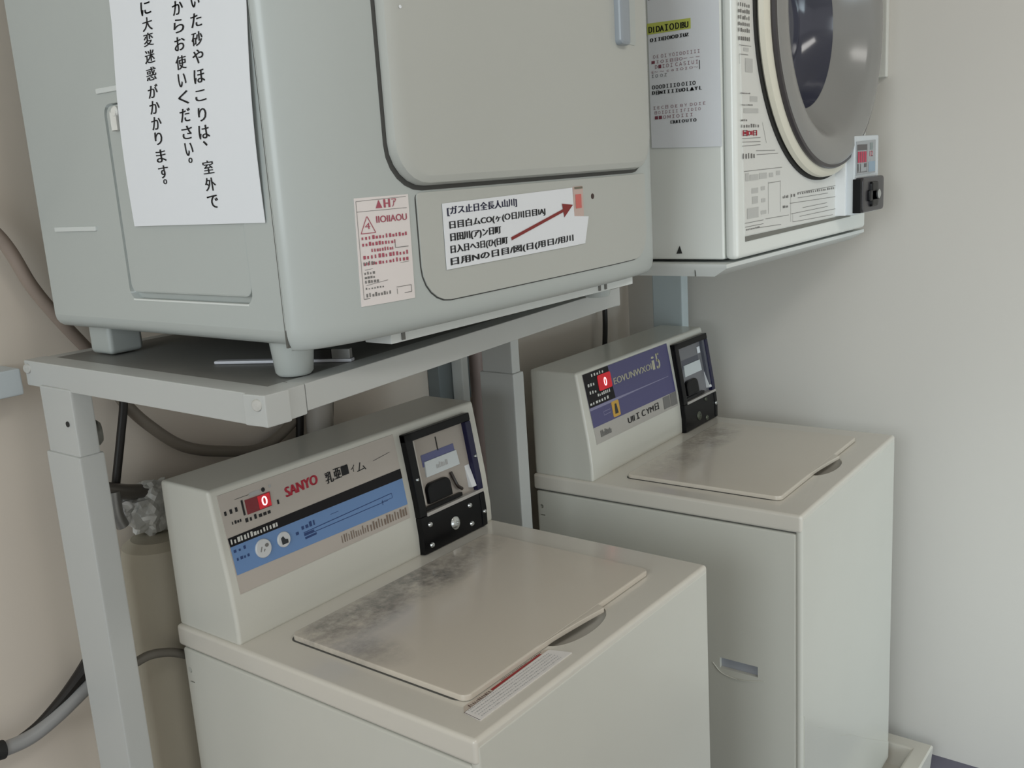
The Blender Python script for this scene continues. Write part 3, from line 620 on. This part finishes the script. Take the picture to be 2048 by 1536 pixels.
ink('arrow', [('l', ax, az, ex, ez, 0.0036), ('p', [(ex - dx * 0.004 - dz * 0.0085, ez - dz * 0.004 + dx * 0.0085), (ex - dx * 0.004 + dz * 0.0085, ez - dz * 0.004 - dx * 0.0085), (0.3355, 1.2950)])], ff2, ARROW, sh, 0.0012)

# ---------------------------------------------------------------- stand under the near dryer
ZR = 1.150
rk = thing('dryer_stand', 'grey steel stand with open frame top and sleeved legs under the grey dryer', 'stand', (0, 0, 0), 0, 'dryer stands')
FL, FR, BR, BL = (-0.114, -0.400), (0.650, -0.322), (0.700, 0.075), (-0.106, 0.076)
def rail(p, q, w, zt, zb, ext0=0.0, ext1=0.0, side=1):
    P, Q = Vector((*p, 0)), Vector((*q, 0)); d = (Q - P).normalized(); n = Vector((-d.y, d.x, 0)) * side
    P = P - d * ext0; Q = Q + d * ext1
    b = bmesh.new(); prism(b, [(v.x, v.y) for v in (P, Q, Q + n * w, P + n * w)], zb, zt, 'z', 0.0018, 2); return b
obj('side_rail', rail(FL, BL, 0.030, ZR, ZR - 0.032, 0, 0, -1), RACK, rk)
obj('front_rail', rail((FL[0] + 0.055, FL[1] + 0.0056), FR, 0.030, ZR - 0.0003, ZR - 0.0285, 0, 0, 1), RACK, rk)
obj('corner_block', rail(FL, (FL[0] + 0.0545, FL[1] + 0.0055), 0.030, ZR - 0.0002, ZR - 0.0315, 0.0, 0, 1), RACK, rk)
obj('side_rail', rail(FR, BR, 0.030, ZR - 0.001, ZR - 0.03, 0, 0, 1), RACK, rk)
obj('back_rail', rail(BL, BR, 0.030, ZR - 0.001, ZR - 0.03, 0, 0, -1), RACK, rk)
ty = bmesh.new(); prism(ty, [(FL[0] + 0.026, FL[1] + 0.028), (FR[0] - 0.02, FR[1] + 0.022), (BR[0] - 0.025, BR[1] - 0.025), (BL[0] + 0.025, BL[1] - 0.025)], ZR - 0.008, ZR - 0.0006, 'z')
obj('tray', ty, RACKIN, rk)
for (x, y) in ((FL[0] - 0.001, FL[1] + 0.010), (BL[0] - 0.001, BL[1] - 0.010)):
    obj('corner_bolt', cyl(bmesh.new(), (x, y, ZR - 0.010), (-1, -0.4, 0), 0.006, 0.002, 16, 0.0008), mat('worn_steel', (196, 196, 192), 0.3, metal=0.4, noise=0.2, scale=200), rk)
def leg(x0, x1, y0, y1, zs, wide):
    l = obj('leg', bx(x0 - wide, y0 - wide, 0.0, x1 + wide, y1 + wide, zs, 0.003, 2), RACK, rk)
    obj('sleeve', bx(x0, y0, zs - 0.05, x1, y1, ZR - 0.028, 0.003, 2), RACK, l); return l
l1 = leg(-0.110, -0.083, -0.033, 0.040, 1.040, 0.003)
obj('adjuster_hole', cyl(bmesh.new(), (-0.1105, -0.017, 1.079), (-1, 0, 0), 0.0035, 0.0008, 14), DARK, l1)
kb = bmesh.new(); cyl(kb, (-0.083, 0.010, 1.055), (1, -0.35, 0), 0.016, 0.024, 24, 0.004); obj('lock_knob', kb, mat('worn_knob', (118, 118, 112), 0.45, noise=0.3, scale=80), l1)
leg(0.676, 0.700, -0.075, -0.005, 0.985, 0.004)

# pale strip lying on the stand under the dryer
def slab(t0, t1, w, za, zb, bev=0.001):
    P, Q = Vector((-0.027, -0.207, 0)), Vector((0.042, -0.356, 0)); d = (Q - P); n = Vector((d.y, -d.x, 0)).normalized()
    A, B_ = P + d * t0, P + d * t1
    b = bmesh.new(); prism(b, [(v.x, v.y) for v in (A - n * w / 2, B_ - n * w / 2, B_ + n * w / 2, A + n * w / 2)], za, zb, 'z', bev); return b
sp = obj('plastic_strip', slab(0, 1.0, 0.010, ZR, ZR + 0.0035), mat('lilac_white_plastic', (216, 218, 226), 0.35)); tag(sp, 'thin pale plastic strip lying on the stand behind the front foot of the grey dryer', 'strip')
obj('clip_block', slab(0.86, 0.99, 0.008, ZR + 0.0035, ZR + 0.0145), STEEL, sp); obj('dark_block', slab(0.70, 0.855, 0.007, ZR + 0.0035, ZR + 0.0135, 0.0005), DARK, sp)

# ---------------------------------------------------------------- far dryer (round door)
d2 = thing('clothes_dryer', 'white coin dryer with big round smoky door above the far washer by the right wall', 'clothes dryer', (0.741, 0.0, 1.183))
def w2l(p): return Vector((p[0] - 0.741, p[1], p[2] - 1.183))
DXR = 1.335; YF = -0.480
cab2 = obj('cabinet', bx(0, YF + 0.022, 0, DXR - 0.741, 0.0, 0.70, 0.004, 2), DRYW, d2)
fp = bmesh.new(); add_box(fp, 0, YF, 0.0, DXR - 0.741, YF + 0.0215, 0.70, 0.008, 4); fpo = obj('front_panel', fp, DRYW, d2)
def f2(u, v, o): return w2l((u, YF - o, v))
obj('cabinet_notch', prism(bmesh.new(), [(w2l((0, -0.385, 1.192)).y, 0.010), (w2l((0, -0.375, 1.192)).y, 0.0095), (w2l((0, -0.381, 1.207)).y, 0.022)], -0.0012, 0.001, 'x'), DARK, d2)
ish = obj('instruction_sheet', sheet(bmesh.new(), [(0.768, 1.2185), (1.236, 1.2185), (1.236, 1.83), (0.750, 1.83)], f2, 0, 0.0010, 4, 4), mat('printed_sheet', (226, 226, 222), 0.35, noise=0.01), d2)
gr = [(0.77, 1.301, 0.783, 1.313), (0.786, 1.301, 0.819, 1.31), (0.822, 1.302, 0.851, 1.311), (0.86, 1.303, 0.876, 1.31), (0.888, 1.305, 0.904, 1.312), (0.793, 1.281, 0.817, 1.289), (0.828, 1.284, 0.843, 1.29), (0.794, 1.265, 0.816, 1.276), (0.829, 1.265, 0.844, 1.271), (0.775, 1.243, 0.818, 1.259), (0.827, 1.246, 0.848, 1.252), (0.790, 1.42, 0.817, 1.428), (0.769, 1.493, 0.787, 1.498), (0.774, 1.463, 0.801, 1.483), (0.767, 1.403, 0.82, 1.41)]
ink('grey_print', [('r',) + g for g in gr], f2, mat('pale_print', (196, 196, 193), 0.6, noise=0), ish, 0.0014)
ln = [(0.765, 1.316, 0.912, 1.317), (0.856, 1.294, 0.906, 1.295), (0.979, 1.272, 1.214, 1.275), (0.979, 1.263, 1.122, 1.263), (0.945, 1.256, 1.193, 1.254), (1.001, 1.245, 1.117, 1.246), (0.949, 1.238, 1.122, 1.239), (0.987, 1.231, 1.16, 1.232), (0.957, 1.224, 1.148, 1.222), (0.844, 1.238, 0.94, 1.237), (0.821, 1.226, 0.907, 1.224), (0.759, 1.365, 0.827, 1.366), (0.759, 1.36, 0.827, 1.36), (0.759, 1.354, 0.827, 1.355), (0.81, 1.346, 0.884, 1.345), (0.812, 1.34, 0.896, 1.34), (0.835, 1.389, 0.850, 1.357), (0.753, 1.501, 0.796, 1.501), (0.754, 1.474, 0.754, 1.488), (0.754, 1.488, 0.785, 1.488), (0.948, 1.272, 0.948, 1.225), (0.957, 1.239, 0.957, 1.224), (0.765, 1.237, 0.836, 1.237), (0.766, 1.231, 0.836, 1.231), (0.856, 1.296, 0.856, 1.245), (0.905, 1.295, 0.905, 1.245)]
rg = random.Random(21); li = [('l',) + g + (0.0007,) for g in ln]
li += dashes(0.762, 1.335, 0.810, 0.009, 5, rg, 0.6) + dashes(0.758, 1.3815, 0.826, 0.006, 8, rg, 0.6) + dashes(0.757, 1.391, 0.781, 0.003, 4, rg) + dashes(0.979, 1.2685, 1.20, 0.004, 22, rg, 0.55) + dashes(0.915, 1.266, 0.940, 0.005, 4, rg) + dashes(0.915, 1.250, 0.938, 0.004, 4, rg) + dashes(0.950, 1.266, 0.972, 0.007, 2, rg, 0.6) + dashes(0.757, 1.414, 0.801, 0.002, 10, rg) + dashes(0.754, 1.431, 0.792, 0.002, 8, rg) + dashes(1.182, 1.288, 1.206, 0.006, 4, rg) + dashes(0.770, 1.2255, 0.822, 0.003, 12, rg)
for z in (1.556, 1.547, 1.538, 1.529, 1.520, 1.508): li += dashes(0.752, z, 0.795, 0.006, 6, rg, 0.7)
for k in range(8): li += dashes(0.752, 1.58 + k * 0.011, 0.795, 0.006, 6, rg, 0.7)
ink('dark_print', li, f2, GREYINK, ish, 0.0016)
ink('red_print', [('t', '回DI日', 0.763, 1.3690, 0.050, 0.0085, 0, 0.0012)], f2, RED, ish, 0.0017)
obj('sheet_bottom_gap', sheet(bmesh.new(), [(0.769, 1.2085), (1.244, 1.2115), (1.244, 1.2165), (0.769, 1.2165)], f2, 0.0, 0.0012, 2, 1), mat('grey_gap_strip', (120, 120, 114), 0.5), d2)
# porthole door
DC = (1.079, 1.564)
Md = axis_m(w2l((DC[0], YF, DC[1])), (0, -1, 0))
hole = lambda: [cyl(bmesh.new(), w2l((DC[0], YF - 0.02, DC[1])), (0, 1, 0), 0.215, 0.150, 64)]
for q in (cab2, fpo, ish): cut(q, hole())
obj('door_gap', lathe(bmesh.new(), [(0.218, 0.0005), (0.2755, 0.0005), (0.2755, 0.004), (0.22, 0.005)], Md, 96), DARK, d2)
ringo = obj('door_ring', lathe(bmesh.new(), [(0.216, 0.003), (0.266, 0.004), (0.2708, 0.008), (0.2695, 0.016), (0.263, 0.020), (0.255, 0.021), (0.248, 0.016), (0.216, 0.010)], Md, 96), CREAM, d2)
obj('dome_side', lathe(bmesh.new(), [(0.216, 0.012), (0.2555, 0.018), (0.2570, 0.024), (0.2550, 0.028), (0.248, 0.0290)], Md, 96), SMOKED, ringo)
obj('door_dome', lathe(bmesh.new(), [(0.2500, 0.0286), (0.246, 0.0315), (0.236, 0.034), (0.222, 0.0335), (0.210, 0.031), (0.202, 0.026), (0.196, 0.019), (0.185, 0.004), (0.172, -0.012), (0.158, -0.024), (0.150, -0.030)], Md, 96), SMOKE, ringo)
obj('door_glass', lathe(bmesh.new(), [(0.1505, -0.0295), (0.147, -0.040), (0.140, -0.058), (0.128, -0.078), (0.115, -0.086), (0.104, -0.080), (0.08, -0.066), (0.05, -0.057), (0, -0.053)], Md, 96), BOWL, ringo)
# coin side of the far dryer
def f3(u, v, o): return w2l((u, -0.515 - o, v))
cbx = obj('coin_unit', bx(*w2l((1.166, -0.515, 1.2185)), *w2l((1.300, YF - 0.0005, 1.362)), 0.003, 2), mat('cool_white_plastic', (214, 220, 224), 0.3), d2)
obj('coin_unit_edge', bx(*w2l((1.160, -0.500, 1.2185)), *w2l((1.1675, YF - 0.0005, 1.345)), 0.001), mat('bright_white_plastic', (240, 243, 245), 0.25), cbx)
win = obj('price_window', sheet(bmesh.new(), [(1.170, 1.291), (1.2765, 1.292), (1.2765, 1.353), (1.170, 1.351)], f3, 0, 0.0016, 2, 2), mat('pale_grey_film', (168, 172, 176), 0.25), cbx)
ink('magenta_bars', [('r', 1.176 + k * 0.0125, 1.313, 1.1855 + k * 0.0125, 1.333) for k in range(4)], f3, MAGENTA, win, 0.0022)
ink('dark_bars', [('r', 1.174, 1.335, 1.226, 1.3455), ('r', 1.176, 1.297, 1.182, 1.311), ('r', 1.190, 1.296, 1.193, 1.311), ('r', 1.212, 1.304, 1.224, 1.311), ('l', 1.174, 1.2955, 1.228, 1.2960, 0.001), ('l', 1.1745, 1.2945, 1.173, 1.345, 0.001), ('l', 1.2275, 1.2945, 1.227, 1.346, 0.001)], f3, mat('film_grey', (96, 92, 94), 0.4, noise=0), win, 0.0020)
ink('blue_bars', [('r', 1.237, 1.2945, 1.274, 1.3135)], f3, mat('film_blue', (150, 172, 190), 0.4, noise=0), win, 0.0020)
ink('pink_mark', [('t', '12', 1.243, 1.323, 0.016, 0.010, 0, 0.001)], f3, mat('film_pink', (214, 120, 134), 0.4, noise=0), win, 0.0020)
ink('teal_mark', [('r', 1.244, 1.335, 1.260, 1.348)], f3, mat('film_teal', (140, 152, 152), 0.4, noise=0), win, 0.0020)
kb = bmesh.new(); rpatch(kb, 1.170, 1.222, 1.292, 1.286, 0.008, f3, 0.0, 0.014, 0.003, 8); kl = obj('coin_lock', kb, mat('charcoal_plastic', (56, 54, 58), 0.35, coat=0.2), cbx); kl['label'] = 'charcoal coin lock box'
obj('lock_side', bx(*w2l((1.164, -0.527, 1.2225)), *w2l((1.172, -0.512, 1.2840)), 0.001), BLACK, kl)
kn = bmesh.new(); rpatch(kn, 1.208, 1.231, 1.246, 1.277, 0.005, f3, 0.010, 0.019, 0.003, 4); add_box(kn, *f3(1.196, 1.242, 0.019), *f3(1.250, 1.262, 0.012), 0.002); obj('lock_knob', kn, BLACK, kl)
obj('lock_core', lathe(bmesh.new(), [(0, 0), (0.0085, 0), (0.0085, 0.004), (0.005, 0.006), (0, 0.006)], axis_m(f3(1.2385, 1.2535, 0.018), (0, -1, 0)), 20), CHROME, kl)
for fx in (0.05, 0.53):
    for fyy in (-0.42, -0.05): obj('foot', cyl(bmesh.new(), (fx, fyy, -0.004), (0, 0, 1), 0.02, 0.005, 16), RUBBER, d2)

nt3 = thing('paper_notice', 'white printed notice with yellow highlighted heading on the side of the white dryer', 'notice', (0.7395, -0.4, 1.45), 0, 'paper notices')
o3 = nt3.location.copy()
def fp3(u, v, o): return Vector((0.7400 - o, -u, v)) - o3
sh = obj('paper', sheet(bmesh.new(), [(0.336, 1.3605), (0.4575, 1.3555), (0.456, 1.66), (0.336, 1.66)], fp3, 0, 0.0006, 4, 8), PAPER, nt3)
ink('highlight', [('p', [(0.335, 1.5325), (0.410, 1.5325), (0.410, 1.5475), (0.335, 1.5490)])], fp3, YELLOW, sh, 0.0010)
lines_of('black_lettering', [('t', 'ＤI DAＩ○ＤIBU', 0.338, 1.5345, 0.068, 0.0095, 0, 0.0005), ('t', 'ＯＩＩI日ＯI○ＤＩUZ', 0.340, 1.5205, 0.066, 0.0060, 0.001, 0.0006), ('t', 'ＩＯ ＯＺ', 0.341, 1.4675, 0.026, 0.0045), ('t', 'ＯＯ○ＤＩＩＩＯ ＯＩＩ○', 0.341, 1.4500, 0.075, 0.0060, 0, 0.0004), ('t', 'Ｄ日NＩＩＩＩUＯＬ▲ＹＬ', 0.341, 1.4415, 0.085, 0.0060, 0, 0.0006), ('t', '口UIＩＯＵＴＯ', 0.372, 1.3955, 0.044, 0.0050, 0, 0.0005), ('l', 0.338, 1.583, 0.362, 1.585, 0.0006), ('l', 0.4235, 1.4850, 0.4235, 1.4720, 0.0012)], fp3, INK, sh, 0.0013)
lines_of('red_lettering', [('t', 'ＯＥ ＯＩ ＹＯＩＯＯＩＩＩＩ', 0.344, 1.4960, 0.080, 0.0050), ('t', '■ＩＯＩ日日○ー ー ー', 0.341, 1.4880, 0.083, 0.0048), ('t', 'Ｄ■ＩＯＩ ＣＡＳＩＵＩ', 0.347, 1.4805, 0.074, 0.0055), ('t', 'E～ ～ ｃａＩ○ＩＯ～', 0.341, 1.4740, 0.080, 0.0035), ('t', 'ＩＥＣ日 ＯＥ ＢＹ ＤＯＩＥ', 0.342, 1.4190, 0.090, 0.0050), ('t', '日ＯＩＤＩＩＩ ＩＦＩＤＩＯ', 0.344, 1.4115, 0.080, 0.0050), ('t', '■■ＯＭＩＯＩＩＩ', 0.344, 1.4040, 0.066, 0.0050)], fp3, mat('maroon_ink', (128, 66, 80), 0.6, noise=0), sh, 0.0013)

# stand under the far dryer
rk2 = thing('dryer_stand', 'white steel stand shelf with grey-blue leg carrying the round-door dryer', 'stand', (0, 0, 0), 0, 'dryer stands')
bm = bmesh.new()
ZS = 1.179
t0 = [(0.715, -0.474), (1.345, -0.474), (1.345, 0.04), (0.715, 0.04)]; b0 = [(0.722, -0.450), (1.335, -0.450), (1.335, 0.03), (0.722, 0.03)]
A = [bm.verts.new((x, y, ZS)) for x, y in t0]; A2 = [bm.verts.new((x, y, ZS - 0.006)) for x, y in t0]; B_ = [bm.verts.new((x, y, ZS - 0.020)) for x, y in b0]
bm.faces.new(A); bm.faces.new(B_)
for P, Q in ((A, A2), (A2, B_)):
    for k in range(4): bm.faces.new((P[k], P[(k + 1) % 4], Q[(k + 1) % 4], Q[k]))
sh2 = obj('shelf', bm, RACKW, rk2)
obj('shelf_joint', bx(0.7165, -0.420, ZS - 0.0195, 0.7185, -0.419, ZS - 0.001), GAPG, sh2)
obj('leg', bx(1.332, -0.066, 0.0, 1.364, 0.012, ZS - 0.0202, 0.004, 2), mat('pale_blue_grey_steel', (190, 200, 202), 0.4), rk2)
obj('leg', bx(0.708, 0.072, 0.0, 0.728, 0.100, ZS - 0.0202, 0.004, 2), RACKW, rk2)
obj('tie_beam', bx(0.72, 0.045, ZS - 0.055, 1.332, 0.070, ZS - 0.0205, 0.003, 2), RACKW, rk2)

# ---------------------------------------------------------------- wall fittings, hoses and cables behind the machines
YW = WY
tag(obj('wall_rail', bx(-1.9, 0.082, 1.106, -0.108, YW, 1.140, 0.003, 2), mat('blue_white_steel', (190, 198, 202), 0.4)), 'pale grey steel rail along the back wall left of the dryer stand', 'rail')
tag(obj('wall_plate', bx(0.672, 0.100, 0.905, 0.764, YW, 1.01, 0.003, 2), BLUEGREY), 'blue-grey metal plate on the back wall behind the near washer console', 'plate')
tag(obj('cover_plate', bx(1.404, -0.494, 1.474, WX, -0.40, 1.74, 0.003, 2), mat('pale_cover_plastic', (226, 226, 220), 0.4)), 'pale cover plate on the right wall peeking out behind the round dryer door', 'plate')
def cable(name, pts, r, m, label, cat, flat=1.0, n=12):
    return tag(obj(name, tube(bmesh.new(), pts, r, n, 10, flat), m), label, cat)
cable('drain_hose', [(-0.25, 0.108, 2.38), (-0.25, 0.106, 1.9), (-0.235, 0.103, 1.6), (-0.20, 0.100, 1.48), (-0.155, 0.098, 1.37), (-0.098, 0.097, 1.298), (-0.070, 0.097, 1.236), (-0.039, 0.098, 1.186), (0.0, 0.110, 1.138), (0.03, 0.118, 1.10)], 0.0085, mat('pinkish_hose', (150, 136, 126), 0.5), 'pinkish grey hose slanting down the wall behind the grey dryer', 'hose')
cable('sagging_hose', [(0.02, 0.114, 1.10), (0.036, 0.108, 1.061), (0.065, 0.105, 1.022), (0.115, 0.104, 0.977), (0.182, 0.104, 0.951), (0.256, 0.104, 0.938), (0.332, 0.106, 0.970), (0.39, 0.110, 1.02)], 0.0085, HOSE, 'grey hose sagging across the wall behind the near washer console', 'hose')
cable('power_cable', [(0.034, 0.100, 1.118), (0.030, 0.098, 1.066), (0.018, 0.097, 1.02), (0.005, 0.097, 0.973), (-0.010, 0.099, 0.915), (-0.020, 0.100, 0.880)], lambda t: 0.0058 if t < 0.8 else 0.0058 - 0.022 * (t - 0.8), CABLE, 'black cable hanging straight down from the dryer stand left of the near washer', 'cable')
cable('thin_cable', [(0.318, 0.09, 1.11), (0.322, 0.09, 1.02), (0.327, 0.094, 0.975), (0.32, 0.10, 0.90)], 0.0065, CABLE, 'dark cable dropping behind the near console from the stand corner', 'cable')
cable('grey_cable', [(0.398, 0.09, 1.11), (0.395, 0.094, 1.00), (0.385, 0.10, 0.90)], 0.0065, HOSED, 'grey cable dropping behind the near console beside a dark cable', 'cable')
cable('cord', [(1.262, 0.10, 1.10), (1.262, 0.10, 0.98), (1.256, 0.102, 0.90)], 0.006, CABLE, 'black cord hanging down the wall behind the far washer console', 'cord')
tag(obj('drain_elbow', tube(bmesh.new(), [(0.352, 0.074, 0.90), (0.350, 0.074, 0.96), (0.357, 0.074, 1.005), (0.385, 0.074, 1.025)], 0.022, 16, 8), mat('pale_pipe', (172, 166, 158), 0.5)), 'pale fat pipe on the wall behind the console between two cables', 'pipe')
cable('water_pipe', [(0.795, 0.107, 1.10), (0.795, 0.107, 0.95), (0.800, 0.107, 0.75), (0.803, 0.107, 0.5)], 0.016, mat('pinkish_pipe', (168, 150, 144), 0.5), 'pinkish vertical water pipe on the back wall beside the right stand leg', 'pipe')
pb = bmesh.new(); tube(pb, [(0.742, 0.02, 1.02), (0.740, 0.02, 0.80), (0.742, 0.02, 0.5)], 0.007, 10); tag(obj('inlet_hose', pb, mat('dark_hose', (60, 50, 44), 0.5)), 'dark brown hose in the gap between stand leg and far washer', 'hose')
# crumpled foil lagging on the tap behind the near washer
fo = thing('foil_wrapped_tap', 'wall tap wrapped in crumpled silver foil left of the near washer', 'tap', (0.03, YW - 0.04, 0.92))
bm = bmesh.new(); bmesh.ops.create_icosphere(bm, subdivisions=4, radius=1.0); rg = random.Random(9)
from mathutils import noise as mn
for v in bm.verts:
    q = v.co.copy(); k = 1 + 0.30 * mn.noise(q * 2.3) + 0.22 * mn.noise(q * 5.1); v.co = Vector((q.x * 0.042 * k + 0.014, q.y * 0.026 * k, q.z * 0.037 * k - 0.012))
obj('foil', bm, FOIL, fo, 12)
obj('tap_body', tube(bmesh.new(), [(-0.075, -0.005, 0.045), (-0.03, -0.005, 0.025), (0.01, 0, 0.012), (0.03, 0.02, 0.0)], 0.011, 12), mat('dark_brass', (112, 108, 104), 0.35, metal=0.5), fo)
obj('tap_spout', tube(bmesh.new(), [(-0.045, -0.010, 0.030), (-0.046, -0.012, 0.0), (-0.04, -0.012, -0.02)], 0.009, 12), STEEL, fo)
# grey lagging column below the foil, its strap, and low hoses
tag(obj('lagged_pipe', lathe(bmesh.new(), [(0, 0), (0.052, 0), (0.052, 0.845), (0.049, 0.862), (0.036, 0.872), (0, 0.872)], Matrix.Translation(Vector((0.035, YW - 0.058, 0.0))), 40), mat('grey_beige_lagging', (186, 180, 164), 0.6)), 'fat beige lagged pipe standing on the wall between stand leg and near washer', 'pipe')
cable('hose_loop', [(-0.0755, 0.010, 0.734), (-0.058, 0.008, 0.7385), (-0.037, 0.006, 0.740), (-0.008, 0.006, 0.730), (0.02, 0.007, 0.712), (0.05, 0.009, 0.69)], 0.0062, HOSED, 'short grey hose bowing across the lagged pipe to the near washer', 'hose')
cable('ground_wire', [(0.062, 0.012, 0.66), (0.050, 0.010, 0.56), (0.036, 0.010, 0.47), (0.030, 0.010, 0.38), (0.03, 0.01, 0.1)], 0.006, HOSED, 'thin grey wire running down behind the left edge of the near washer', 'wire')
ch_ = thing('corrugated_hose', 'grey hose with black cable strip sweeping up to the left leg of the stand', 'hose', (-0.13, 0.08, 0.66))
o4 = ch_.location.copy()
hp_ = [(-0.25, 0.088, 0.674), (-0.212, 0.088, 0.665), (-0.174, 0.088, 0.663), (-0.135, 0.088, 0.674), (-0.092, 0.088, 0.693), (-0.075, 0.088, 0.70)]
obj('hose_body', tube(bmesh.new(), [Vector(p) - o4 for p in hp_], 0.0095, 14), mat('silver_hose', (150, 150, 150), 0.4), ch_)
hp2 = [(-0.195, 0.094, 0.664), (-0.160, 0.094, 0.672), (-0.125, 0.094, 0.690), (-0.096, 0.094, 0.710), (-0.078, 0.094, 0.724)]
obj('cable_strip', tube(bmesh.new(), [Vector(p) - o4 for p in hp2], lambda t: 0.003 + 0.008 * t, 10), CABLE, ch_)
obj('hose_tail', tube(bmesh.new(), [Vector(p) - o4 for p in [(-0.85, 0.095, 0.0), (-0.80, 0.092, 0.35), (-0.60, 0.09, 0.62), (-0.40, 0.088, 0.69), (-0.25, 0.088, 0.675)]], 0.0095, 14), MATS['silver_hose'], ch_)
obj('hose_cuff', tube(bmesh.new(), [Vector(p) - o4 for p in [(-0.262, 0.088, 0.678), (-0.235, 0.088, 0.670), (-0.208, 0.088, 0.6645)]], 0.012, 14), RUBBER, ch_)
